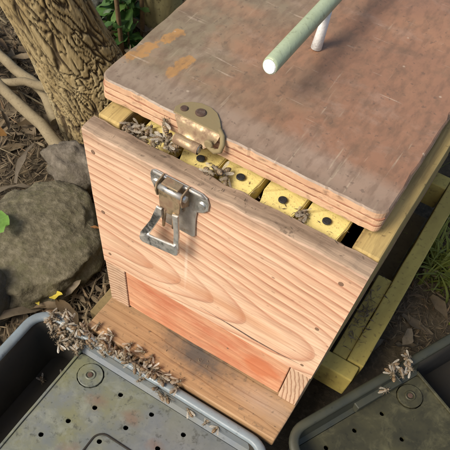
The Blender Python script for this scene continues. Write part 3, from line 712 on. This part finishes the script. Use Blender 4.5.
# right tray: its far side runs along the stand; well at the far end
C0 = Vector((0.2455, -0.0350)); Ld = 0.345
far = C0 + Vector((math.cos(U), math.sin(U))) * Ld
rtray, rplate = build_tray('dark greenish tray right of the beehive, few bees on its rim', (far.x, far.y, zb - 0.0025), U, Ld, 0.270, 0.152, True, M_rim2, M_plate2, M_rim2, [(0.345 - a, b, c) for a, b, c in hr if a < 0.16], ledge=0.018)
box('ledge_block', -Ld + 0.098, -Ld + 0.163, -0.0190, -0.0100, -0.0240, -0.0120, M_rim2, rtray, 0.0012)

# ================================================================== trunk, branches, young tree
def build_trunk(name, label, pts, radii, seg, rings, mat, parent, dep, fs=(1, 1, 1)):
    """bark with real ridges: a swept tube pushed in along an anisotropic cell pattern"""
    P = [Vector(q) for q in pts]
    def at(u):
        f = u * (len(P) - 1); i = min(int(f), len(P) - 2); f -= i
        p0, p1, p2, p3 = P[max(i - 1, 0)], P[i], P[i + 1], P[min(i + 2, len(P) - 1)]
        c = 0.5 * (2 * p1 + (p2 - p0) * f + (2 * p0 - 5 * p1 + 4 * p2 - p3) * f * f + (3 * p1 - 3 * p2 + p3 - p0) * f ** 3)
        return c, radii[i] + (radii[i + 1] - radii[i]) * f
    V, F, fis = [], [], []
    L = sum((P[i + 1] - P[i]).length for i in range(len(P) - 1))
    for j in range(rings + 1):
        u = (j / rings) ** 1.6; c, r = at(u); c2, _ = at(min(1, u + 0.01)); c1, _ = at(max(0, u - 0.01)); t = (c2 - c1).normalized()
        a = t.cross(Vector((0, 1, 0))).normalized(); b = t.cross(a).normalized()
        s_ = u * L
        for k in range(seg):
            an = 2 * math.pi * k / seg; d = a * math.cos(an) + b * math.sin(an)
            tw = an + s_ * 1.2
            q = Vector((math.cos(tw) * 4.6, math.sin(tw) * 4.6, s_ * 9))
            q += noise.noise_vector(q * 0.8) * 0.35 + noise.noise_vector(q * 2.2) * 0.16 + Vector((0, 0, 0.8 * noise.noise(q * 0.5)))
            n1 = abs(noise.noise(q)); n2 = abs(noise.noise(q * Vector((1.25, 1.25, 1.5)) if False else Vector((q.x * 1.25 + 9, q.y * 1.25, q.z * 1.7 + 4))))
            n3 = abs(noise.noise(Vector((q.x * 0.9, q.y * 0.9 + 5, q.z * 4.5))))
            crack = max(1 - n1 / 0.10, 0.85 * (1 - n2 / 0.09), 0.55 * (1 - n3 / 0.07), 0.0) if dep else 0
            crack = min(1.0, crack * 1.3)
            rr = r * (1 + 0.07 * math.sin(2 * an + s_ * 3) + 0.06 * noise.noise(d * 1.4 + Vector((0, 0, s_ * 3)))) - dep * crack + dep * 0.20 * fbm(q * 3.0, 3)
            V.append(tuple(c + d * rr)); fis.append(max(0.0, min(1.0, crack)))
    for j in range(rings):
        for k in range(seg):
            k2 = (k + 1) % seg; F.append((j * seg + k, j * seg + k2, (j + 1) * seg + k2, (j + 1) * seg + k))
    F.append(tuple(rings * seg + k for k in range(seg)))
    o = mesh(name, V, F, mat, parent, True)
    at_ = o.data.attributes.new('fissure', 'FLOAT', 'POINT'); at_.data.foreach_set('value', fis)
    return o
tree = thing('tree', 'leaning tree trunk with deep fissured bark behind the left of the hive', 'tree', (0, 0, 0))
build_trunk('trunk', None, [(-0.243, 0.322, -0.05), (-0.272, 0.312, 0.06), (-0.312, 0.296, 0.17), (-0.375, 0.272, 0.36), (-0.45, 0.24, 0.62), (-0.56, 0.20, 1.1), (-0.70, 0.22, 1.9)], [0.078, 0.066, 0.061, 0.058, 0.056, 0.052, 0.044], 300, 420, M_bark, tree, 0.0042)
def leafmesh(name, L, Wd, fold, curl, mat, nseg=6, tip=1.0):
    V, F = [], []
    for i in range(nseg + 1):
        u = i / nseg; w = Wd * (math.sin(math.pi * min(1, u * 0.93 + 0.05)) ** 0.8) * (1 - 0.25 * u * tip) * 0.5
        z = curl * L * (u * u - u * 0.4) ; y = L * u
        wz = 0.12 * Wd * math.sin(i * 2.1 + L * 300)
        V += [(-w, y, z + fold * w + wz), (0, y, z), (w, y, z + fold * w - wz)]
    for i in range(nseg):
        for k in range(2): F.append((i * 3 + k, i * 3 + k + 1, (i + 1) * 3 + k + 1, (i + 1) * 3 + k))
    me = bpy.data.meshes.new(name); me.from_pydata(V, [], F); me.update(); me.materials.append(mat)
    me.polygons.foreach_set('use_smooth', [True] * len(me.polygons)); return me
# high crown, far above the frame: gives the tree its limbs and leaves
rc = random.Random(3)
for k in range(5):
    a = k * 1.26; p0 = Vector((-0.66 - 0.02 * k, 0.21, 1.65 + 0.05 * k)); p1 = p0 + Vector((math.cos(a) * 0.35 - 0.1, math.sin(a) * 0.35, 0.35)); p2 = p1 + Vector((math.cos(a + 0.4) * 0.4 - 0.1, math.sin(a + 0.4) * 0.4, 0.25))
    tube('limb', [p0, p1, p2], [0.026, 0.016, 0.006], M_bark2, tree, 8)
V, F = [], []
for k in range(1500):
    th = rc.random() * 6.283; rr = 0.85 * rc.random() ** 0.5; c = Vector((-0.95 + rr * math.cos(th), 0.25 + rr * math.sin(th), 2.15 + rc.gauss(0, 0.17)))
    d = Vector((rc.gauss(0, 1), rc.gauss(0, 1), rc.gauss(0, 0.5))).normalized(); e = d.cross(Vector((rc.gauss(0, 1), rc.gauss(0, 1), 1))).normalized(); b = len(V)
    V += [tuple(c), tuple(c + d * 0.035 + e * 0.016), tuple(c + d * 0.075), tuple(c + d * 0.035 - e * 0.016)]; F.append((b, b + 1, b + 2, b + 3))
tag(mesh('crown', V, F, M_green, tree), None, None, kind='stuff')
yt = thing('young_tree', 'slim olive young trunk behind the top edge of the lid', 'tree', (0, 0, 0))
build_trunk('trunk', None, [(-0.335, 0.595, -0.03), (-0.338, 0.592, 0.10), (-0.342, 0.588, 0.3), (-0.36, 0.60, 0.8), (-0.40, 0.62, 1.5)], [0.038, 0.036, 0.034, 0.028, 0.018], 80, 110, M_bark2, yt, 0.0009)
for k in range(4):
    a = k * 1.6; p0 = Vector((-0.37 - 0.01 * k, 0.605, 0.95 + 0.15 * k)); tube('limb', [p0, p0 + Vector((math.cos(a) * 0.2, math.sin(a) * 0.2, 0.15)), p0 + Vector((math.cos(a) * 0.42, math.sin(a) * 0.42, 0.22))], [0.008, 0.005, 0.002], M_bark2, yt, 6)
lmg = [leafmesh('leaf_blade_a', 0.055, 0.026, 0.3, -0.25, M_green), leafmesh('leaf_blade_b', 0.045, 0.020, 0.4, 0.2, M_green), leafmesh('leaf_blade_c', 0.065, 0.022, 0.2, -0.4, M_green)]
def sprig(name, label, base, hgt, n, spread, seed, matset=lmg, stem=M_stem, group=None):
    """small leafy plant: bent stem with separate leaves"""
    r = random.Random(seed); t = thing(name, label, 'plant', base, 0, group)
    pts = [Vector((0, 0, -0.01))]; d = Vector((r.gauss(0, 0.25), r.gauss(0, 0.25), 1)).normalized()
    for k in range(5): pts.append(pts[-1] + d * hgt / 5); d = (d + Vector((r.gauss(0, 0.12), r.gauss(0, 0.12), 0))).normalized()
    tube('stem', pts, [0.003, 0.0028, 0.0025, 0.002, 0.0016, 0.001], stem, t, 7)
    for k in range(n):
        u = 0.2 + 0.8 * k / n; i = min(int(u * 5), 4); q = pts[i].lerp(pts[i + 1], u * 5 - i)
        o = link('leaf', r.choice(matset), t); o.location = q; o.rotation_euler = (r.uniform(-0.3, 0.7), r.uniform(-0.4, 0.4), k * 2.4 + r.random()); s_ = r.uniform(0.7, 1.2) * spread; o.scale = (s_, s_, s_)
    return t
sprig('leafy_plant', 'green leafy plant between the trunk and the slim olive trunk', (-0.392, 0.520, 0.0), 0.10, 16, 1.0, 4)
sprig('leafy_plant', 'green leafy sprig touching the right side of the thick trunk', (-0.372, 0.480, 0.0), 0.07, 12, 0.8, 5)
sprig('leafy_plant', 'green leafy plant at the foot of the slim olive trunk', (-0.372, 0.560, 0.0), 0.13, 16, 1.0, 6)
sprig('leafy_plant', 'low green plant in front of the thin brown stem beside the trunk', (-0.345, 0.500, 0.0), 0.06, 14, 0.8, 15)
sprig('leafy_plant', 'green plant between the two thin brown stems', (-0.375, 0.535, 0.0), 0.12, 18, 0.9, 16)
sprig('leafy_plant', 'dark green plant furthest back at the top edge beside the lid', (-0.300, 0.680, 0.0), 0.13, 16, 1.0, 8)
sprig('leafy_plant', 'green leafy plant at the top edge behind two brown stems', (-0.430, 0.640, 0.0), 0.15, 18, 1.0, 9)
for i, (x, y, dx, lab) in enumerate(((-0.343, 0.478, -0.035, 'thin brown upright stem nearest the thick trunk'), (-0.340, 0.535, -0.01, 'thin brown upright stem beside the slim olive trunk'))):
    tag(tube('bare_stem', [(x, y, -0.01), (x + dx * 0.4, y + 0.01, 0.12), (x + dx, y + 0.03, 0.3), (x + dx * 1.6, y + 0.03, 0.55)], [0.0045, 0.004, 0.0035, 0.002], M_stem, None, 8), lab, 'stem', 'thin stems behind the hive')
def branch(label, pts, rad):
    n = 14; P = [Vector(q) for q in pts]; out = []; rs = []
    for k in range(n + 1):
        f = k / n * (len(P) - 1); i = min(int(f), len(P) - 2); q = P[i].lerp(P[i + 1], f - i); out.append(q + noise.noise_vector(q * 25) * 0.004); rs.append(rad * (1.15 - 0.35 * k / n) * (1 + 0.12 * noise.noise(q * 60)))
    tag(tube('branch', out, rs, M_twig, None, 12), label, 'branch', 'dead branches beside the trunk')
branch('thick dead branch reaching from the left edge to the hive corner', [(-0.225, 0.200, 0.030), (-0.31, 0.226, 0.035), (-0.43, 0.262, 0.035), (-0.60, 0.31, 0.04)], 0.0095)
branch('dead branch forking off above, running into the trunk', [(-0.315, 0.262, 0.018), (-0.37, 0.297, 0.030), (-0.47, 0.318, 0.03), (-0.60, 0.36, 0.035)], 0.0090)
branch('short dead branch crossing between the two longer ones', [(-0.345, 0.292, 0.05), (-0.39, 0.283, 0.048), (-0.455, 0.265, 0.03)], 0.0065)

# ================================================================== stones
def stone(label, c, rad, mat, seed, sub=5, amp=0.16, flat=0.0):
    bm = bmesh.new(); bmesh.ops.create_icosphere(bm, subdivisions=sub, radius=1)
    for v in bm.verts:
        d = v.co.normalized(); q = d * 1.3 + Vector((seed, seed * 2, 0))
        k = 1 + amp * fbm(q, 3) + amp * 0.30 * fbm(q * 4, 4) + 0.010 * fbm(q * 18, 3)
        p = Vector((d.x * rad[0], d.y * rad[1], d.z * rad[2])) * k
        if flat and p.z > rad[2] * flat: p.z = rad[2] * flat + (p.z - rad[2] * flat) * 0.35
        v.co = p
    o = bmobj('stone', bm, mat, None, True); o.location = c
    return tag(o, label, 'stone', 'stones left of the hive')
stone('big mossy grey boulder left of the beehive', (-0.182, 0.054, 0.014), (0.092, 0.112, 0.060), M_stone, 1.7, amp=0.15, flat=0.5)
stone('pale cracked stone behind the big mossy boulder', (-0.222, 0.190, 0.030), (0.052, 0.034, 0.040), M_stone2, 5.1, 4, 0.3)
stone('small dark stone between boulder and tray at the left edge', (-0.172, -0.062, 0.025), (0.030, 0.045, 0.055), M_stone3, 3.3, 4, 0.12)
stone('dark lump of rock right of the trunk near the top edge', (-0.470, 0.545, 0.02), (0.055, 0.05, 0.05), M_stone3, 8.2, 4, 0.3)

# ================================================================== leaves, sticks and litter
rl = random.Random(21)
def clear(x, y):
    if -0.035 < x < 0.295 and y > -0.07: return False
    if (x + 0.255) ** 2 + (y - 0.318) ** 2 < 0.072 ** 2: return False
    if ((x + 0.188) / 0.100) ** 2 + ((y - 0.062) / 0.108) ** 2 < 1: return False
    return True
def left_spot():
    while True:
        x = rl.uniform(-0.75, -0.045); y = rl.uniform(-0.1, 0.85)
        if y > -0.14 - 1.12 * (x + 0.13) and y < 0.62 + 0.766 * (x + 0.627) and clear(x, y): return x, y
def right_spot():
    while True:
        x = rl.uniform(0.294, 0.50); y = rl.uniform(0.2, 0.66)
        if clear(x, y) and (x - 0.2455) * 0.897 - (y + 0.035) * 0.442 < -0.012: return x, y
dead = [leafmesh('dead_leaf_%d' % k, L, w, f, c, M_dead) for k, (L, w, f, c) in enumerate(((0.050, 0.016, 0.5, 0.3), (0.060, 0.013, 0.7, -0.3), (0.040, 0.020, 0.3, 0.45), (0.035, 0.012, 0.9, 0.2), (0.070, 0.012, 0.6, -0.2), (0.046, 0.022, 0.2, -0.45)))]
rust = [leafmesh('rust_leaf_%d' % k, L, w, f, c, M_rust) for k, (L, w, f, c) in enumerate(((0.045, 0.020, 0.4, 0.35), (0.035, 0.015, 0.5, -0.3)))]
def put_leaf(me, x, y, z, label, group, s=1.0, rz=None, tilt=0.35, name='fallen_leaf'):
    o = link(name, me); o.location = (x, y, z); o.rotation_euler = (rl.gauss(0, tilt), rl.gauss(0, tilt), rl.uniform(0, 6.28) if rz is None else rz); o.scale = (s, s, s)
    return tag(o, label, 'leaf', group)
def leaf_place(x, y):
    if y < 0.15 and x > -0.12: return 'dry brown leaf between the big boulder and the hive'
    if y < 0.17: return 'dry brown leaf at the left edge beside the big boulder'
    if y < 0.30: return 'dry brown leaf between the big boulder and the dead branches'
    if x < -0.36 and y < 0.45: return 'dry brown leaf left of the thick trunk above the branches'
    return 'dry brown leaf behind the trunk near the top edge'
for k in range(235):
    x, y = left_spot(); put_leaf(rl.choice(dead), x, y, ground_h(x, y) + rl.uniform(0.004, 0.022), leaf_place(x, y), 'dry leaves left of the hive', rl.uniform(0.7, 1.25))
for k in range(40):
    x, y = right_spot(); put_leaf(rl.choice(dead), x, y, ground_h(x, y) + rl.uniform(0.004, 0.014), 'dry brown leaf on the ground right of the green rail', 'dry leaves right of the rail', rl.uniform(0.5, 1.0))
put_leaf(rust[0], -0.350, 0.185, 0.03, 'orange brown dead leaf under the thick dead branch', 'coloured fallen leaves', 0.9, 1.9)
put_leaf(rust[1], -0.112, 0.112, 0.045, 'small rust coloured leaf on the boulder edge near the hive', 'coloured fallen leaves', 0.35, 2.0)
gold = leafmesh('gold_leaf', 0.045, 0.017, 0.35, 0.3, M_gold)
put_leaf(gold, -0.500, 0.540, 0.03, 'bright yellow leaf at the top edge right of the trunk', 'coloured fallen leaves', 1.5, 4.9)
put_leaf(gold, -0.112, -0.004, 0.020, 'yellow leaf above the bend of the left tray rim', 'coloured fallen leaves', 0.8, 4.9)
put_leaf(gold, -0.142, -0.010, 0.018, 'yellow leaf beneath the front of the big boulder', 'coloured fallen leaves', 0.7, 4.3)
brt = leafmesh('bright_leaf', 0.052, 0.038, 0.15, -0.2, M_bright, 8)
o = put_leaf(brt, -0.196, 0.016, 0.072, 'bright green round leaf at the left edge beside the boulder', 'coloured fallen leaves', 0.9, 0.9, 0.1)
for k in range(36):
    x, y = left_spot() if k < 30 else right_spot(); a = rl.uniform(0, 3.14) if k % 3 else rl.gauss(0.3, 0.4); L = rl.uniform(0.04, 0.13); z = ground_h(x, y) + rl.uniform(0.006, 0.026)
    d = Vector((math.cos(a), math.sin(a), rl.gauss(0, 0.1))) * L / 2; m_ = Vector((rl.gauss(0, 0.004), rl.gauss(0, 0.004), 0.002))
    c = Vector((x, y, z)); r_ = rl.uniform(0.0011, 0.0028)
    if not (clear(*(c + d).xy) and clear(*(c - d).xy)): continue
    V, F = tube('', [-d, m_, d], [r_, r_ * 0.9, r_ * 0.6], None, seg=7, raw=True)
    o = mesh('twig', V, F, M_twig, None, True); o.location = c
    tag(o, 'thin dry twig in the litter left of the hive' if k < 30 else 'thin dry twig on the ground right of the green rail', 'twig', 'twigs in the litter' if k < 30 else 'twigs right of the rail')
def litter(name, label, n, spotf, zoff, size, seed):
    r = random.Random(seed); V, F = [], []
    for k in range(n):
        x, y, z = spotf(r); a = r.uniform(0, 6.28); L = r.uniform(*size); w = L * r.uniform(0.02, 0.11)
        d = Vector((math.cos(a), math.sin(a), r.gauss(0, 0.35))).normalized(); e = d.cross(Vector((r.gauss(0, 0.5), r.gauss(0, 0.5), 1))).normalized(); c = Vector((x, y, z + r.uniform(*zoff))); up = d.cross(e) * w * 0.4; b = len(V)
        V += [tuple(c - d * L / 2), tuple(c + e * w + up), tuple(c + d * L / 2), tuple(c - e * w + up), tuple(c)]; F += [(b, b + 4, b + 1), (b + 4, b + 2, b + 1), (b, b + 3, b + 4), (b + 4, b + 3, b + 2)]
    return tag(mesh(name, V, F, M_litter), label, 'litter', kind='stuff')
def gspot_l(r):
    x, y = left_spot(); return x, y, ground_h(x, y)
def gspot_r(r):
    x, y = right_spot(); return x, y, ground_h(x, y)
litter('leaf_litter', 'fine brown leaf litter covering the ground left of the hive', 8500, gspot_l, (0.001, 0.014), (0.008, 0.034), 31)
litter('leaf_litter', 'fine brown leaf litter covering the ground right of the rail', 2600, gspot_r, (0.001, 0.010), (0.006, 0.020), 32)
def railspot(r):
    y = r.gauss(0.165, 0.028); x = 0.2585 + r.gauss(0, 0.006); return min(max(x, 0.2515), 0.272), min(max(y, 0.11), 0.228), zr - 0.002
litter('rail_debris', 'crumbs of dead leaf lying on the inner green rail', 150, railspot, (0.001, 0.004), (0.004, 0.012), 33)
def strawspot(r):
    y = r.uniform(-0.04, 0.12); x = r.uniform(-0.105, -0.022); return x, y, ground_h(x, y)
litter('straw_litter', 'dry straw coloured scraps between boulder and hive', 420, strawspot, (0.002, 0.02), (0.012, 0.045), 34)
def grass(label, c, n, seed, hgt=(0.05, 0.11), spread=0.03):
    r = random.Random(seed); V, F = [], []
    for k in range(n):
        a = r.uniform(0, 6.28); b0 = Vector((c[0] + r.gauss(0, spread), c[1] + r.gauss(0, spread), -0.003)); h = r.uniform(*hgt); ln = r.uniform(0.3, 1.1); w = r.uniform(0.0012, 0.0030); side = Vector((-math.sin(a), math.cos(a), 0)) * w; b = len(V)
        for q in range(6):
            u = q / 5; p = b0 + Vector((math.cos(a) * ln * h * u * u, math.sin(a) * ln * h * u * u, h * (u - 0.45 * u * u * ln))); k_ = (1 - u) ** 0.6 + 0.05
            V += [tuple(p - side * k_), tuple(p + side * k_)]
        for q in range(5): F.append((b + 2 * q, b + 2 * q + 1, b + 2 * q + 3, b + 2 * q + 2))
    return tag(mesh('grass_tuft', V, F, M_grass, None, True), label, 'grass', kind='stuff')
grass('yellow green grass tuft right of the green rail at the right edge', (0.322, 0.365), 170, 41, (0.03, 0.075), 0.022)
grass('yellow green grass further back along the green rail', (0.320, 0.480), 70, 42, (0.03, 0.08), 0.025)

# ================================================================== bees
bp = [(-0.0064, 0.0004), (-0.0060, 0.0012), (-0.0052, 0.0017), (-0.0045, 0.0015), (-0.0040, 0.0010), (-0.0034, 0.0016), (-0.0022, 0.0023), (-0.0008, 0.0022), (0.0, 0.0013), (0.0006, 0.0013), (0.0018, 0.0021), (0.0036, 0.0024), (0.0054, 0.0019), (0.0068, 0.0010), (0.0075, 0.0002)]
V, F = tube('', [(0, y, -0.0004 * max(0, y / 0.005)) for y, _ in bp], [r for _, r in bp], None, seg=10, raw=True)
for s_ in (-1, 1):
    for y0, y1 in ((-0.0032, -0.0060), (-0.0020, -0.0010), (-0.0010, 0.0040)):
        v2, f2 = tube('', [(s_ * 0.0010, y0, -0.0010), (s_ * 0.0032, (y0 + y1) / 2, -0.0004), (s_ * 0.0042, y1, -0.0028)], [0.00035, 0.00030, 0.00018], None, seg=5, raw=True)
        b = len(V); V += v2; F += [tuple(i + b for i in f) for f in f2]
    v2, f2 = tube('', [(s_ * 0.0006, -0.0058, 0.0006), (s_ * 0.0012, -0.0072, 0.0012), (s_ * 0.0017, -0.0084, 0.0004)], [0.00018, 0.00016, 0.00012], None, seg=5, raw=True)
    b = len(V); V += v2; F += [tuple(i + b for i in f) for f in f2]
bee_me = bpy.data.meshes.new('bee_body'); bee_me.from_pydata(V, [], F); bee_me.update(); bee_me.materials.append(M_bee)
bee_me.polygons.foreach_set('use_smooth', [True] * len(bee_me.polygons))
def wing_me(s_):
    V, F = [], []; out = []
    for k in range(16):
        a = 2 * math.pi * k / 16; u = 0.5 - 0.5 * math.cos(a); w = math.sin(a) * (0.0006 + 0.0013 * u); out.append((u * 0.0098, w))
    an = 0.42
    for u, w in out: V.append((s_ * (0.0012 + u * math.sin(an) + w * math.cos(an)), -0.0022 + u * math.cos(an) - w * math.sin(an), 0.0020 + 0.10 * u - abs(w) * 0.15))
    me = bpy.data.meshes.new('bee_wing'); me.from_pydata(V, [], [tuple(range(16))]); me.update(); me.materials.append(M_wing); return me
wings = (wing_me(-1), wing_me(1))
rb = random.Random(77)
def bee(x, y, z, label, group, rz=None, rx=None, ry=None, s=None, name='bee'):
    o = link(name, bee_me); o.location = (x, y, z); o.rotation_euler = (rb.gauss(0, 0.35) if rx is None else rx, rb.gauss(0, 0.45) if ry is None else ry, rb.uniform(0, 6.28) if rz is None else rz)
    k = s or rb.uniform(0.82, 1.0); o.scale = (k, k, k)
    for w in wings:
        c = link('wing', w, o); c.rotation_euler = (rb.gauss(0, 0.1), rb.gauss(0, 0.2), rb.gauss(0, 0.15))
    return tag(o, label, 'bee', group)
zl = zb - 0.003
G1 = 'bees heaped on the left tray rim'; L1 = 'small bee in the heap on the rim of the left tray'
for k in range(96):
    t_ = rb.random() ** 1.15; x = -0.042 + 0.178 * t_; den = 0.006 + 0.004 * math.sin(t_ * 9)
    y = -0.0545 + rb.gauss(0, den) - (0.006 if t_ < 0.35 else 0.0)
    y = min(y, -0.0475)
    z = zl + 0.0035 + rb.random() ** 2 * 0.009
    if y < -0.0605: z = zl - 0.004 - (-0.0605 - y) * 1.3 + rb.random() * 0.006
    bee(x, y, z, ('small bee in the heap at the bend of the left tray rim', 'small bee in the middle of the heap on the left tray rim', 'small bee at the right end of the heap on the left tray rim')[min(2, int(t_ * 3))], G1, rx=rb.gauss(0, 0.5), ry=rb.gauss(0, 0.7))
for x, y, l in ((0.152, -0.0635, 'single bee on the ledge inside the left tray, right of the heap'), (0.173, -0.0630, 'bee lying on the left tray ledge near its right end'), (0.186, -0.0632, 'last bee to the right on the left tray ledge')):
    bee(x, y, zl - 0.0115, l, 'stray bees in the left tray')
for x, y, l in ((-0.022, -0.085, 'bee at the bottom of the dark well in the left tray'), (-0.040, -0.105, 'bee lowest in the dark well near the left edge')):
    bee(x, y, zl - 0.086, l, 'stray bees in the left tray')
for x, y in ((0.03, -0.040), (0.055, -0.041), (0.070, -0.038), (0.012, -0.041), (0.085, -0.040)):
    bee(x, y, zb + 0.0030, 'bee on the front edge of the landing board above the heap', 'bees on the landing board')
un = Vector((math.cos(U), math.sin(U))); nn = Vector((math.sin(U), -math.cos(U)))
for k in range(11):
    q = C0 + un * rb.uniform(0.135, 0.185) + nn * (0.006 + rb.gauss(0, 0.006)); bee(q.x, q.y, zb - 0.0025 + 0.0035 + rb.random() * 0.004, 'small bee on the rim of the right tray', 'bees on the right tray rim')
q = C0 + un * 0.137 + nn * 0.016; bee(q.x, q.y, zb - 0.014, 'bee just inside the right tray below its rim', 'stray bees in the right tray')
G3 = 'bees in the gap under the lid'
for k in range(11):
    bee(rb.uniform(0.024, 0.046), rb.uniform(0.021, 0.036), T - 0.008 + rb.random() * 0.006, 'bee in the left corner of the gap beside the first yellow end', G3, s=rb.uniform(0.75, 0.95))
for k in range(9):
    bee(rb.uniform(0.056, 0.075), rb.uniform(0.014, 0.024), T + 0.0022 + rb.random() * 0.003, 'bee on the front rim between the latch and the catch', G3, s=rb.uniform(0.7, 0.9))
for x, y, z, l in ((0.0600, 0.0270, 0.013, 'bee clinging to the left end of the rusty catch'), (0.1090, 0.0230, 0.0015, 'pale bee beside the curled foot of the catch'), (0.1130, 0.0265, -0.001, 'bee on the middle yellow end right of the catch'), (0.1050, 0.0185, 0.001, 'bee just below the curled foot of the catch'),
                   (0.1180, 0.0215, -0.003, 'bee on the yellow end left of the middle black dot'), (0.1790, 0.0270, -0.003, 'bee in the gap between the two right yellow ends'), (0.1825, 0.0245, -0.004, 'bee deep between the two right yellow ends'), (0.0650, 0.0235, 0.006, 'bee hanging in front of the catch hook'), (0.2000, 0.0500, 0.026, None)):
    if l: bee(x, y, T + z, l, G3, s=0.9)

def waxspot(r):
    x = r.uniform(0.024, 0.218); y = r.uniform(0.0195, 0.034) if r.random() < 0.7 else r.uniform(0.004, 0.0175)
    return x, y, (T - 0.0075 if y > 0.019 else T + 0.0005)
litter('wax_crumbs', 'crumbs of brown wax and propolis on the frame ends and rim', 130, waxspot, (0.0002, 0.0018), (0.0015, 0.0055), 51)
def landspot(r):
    x = r.gauss(0.125, 0.05); y = r.uniform(-0.043, -0.003); return min(max(x, 0.006), 0.238), y, zb
litter('landing_debris', 'specks of dirt and wax scattered on the landing board', 110, landspot, (0.0003, 0.0012), (0.001, 0.005), 52)
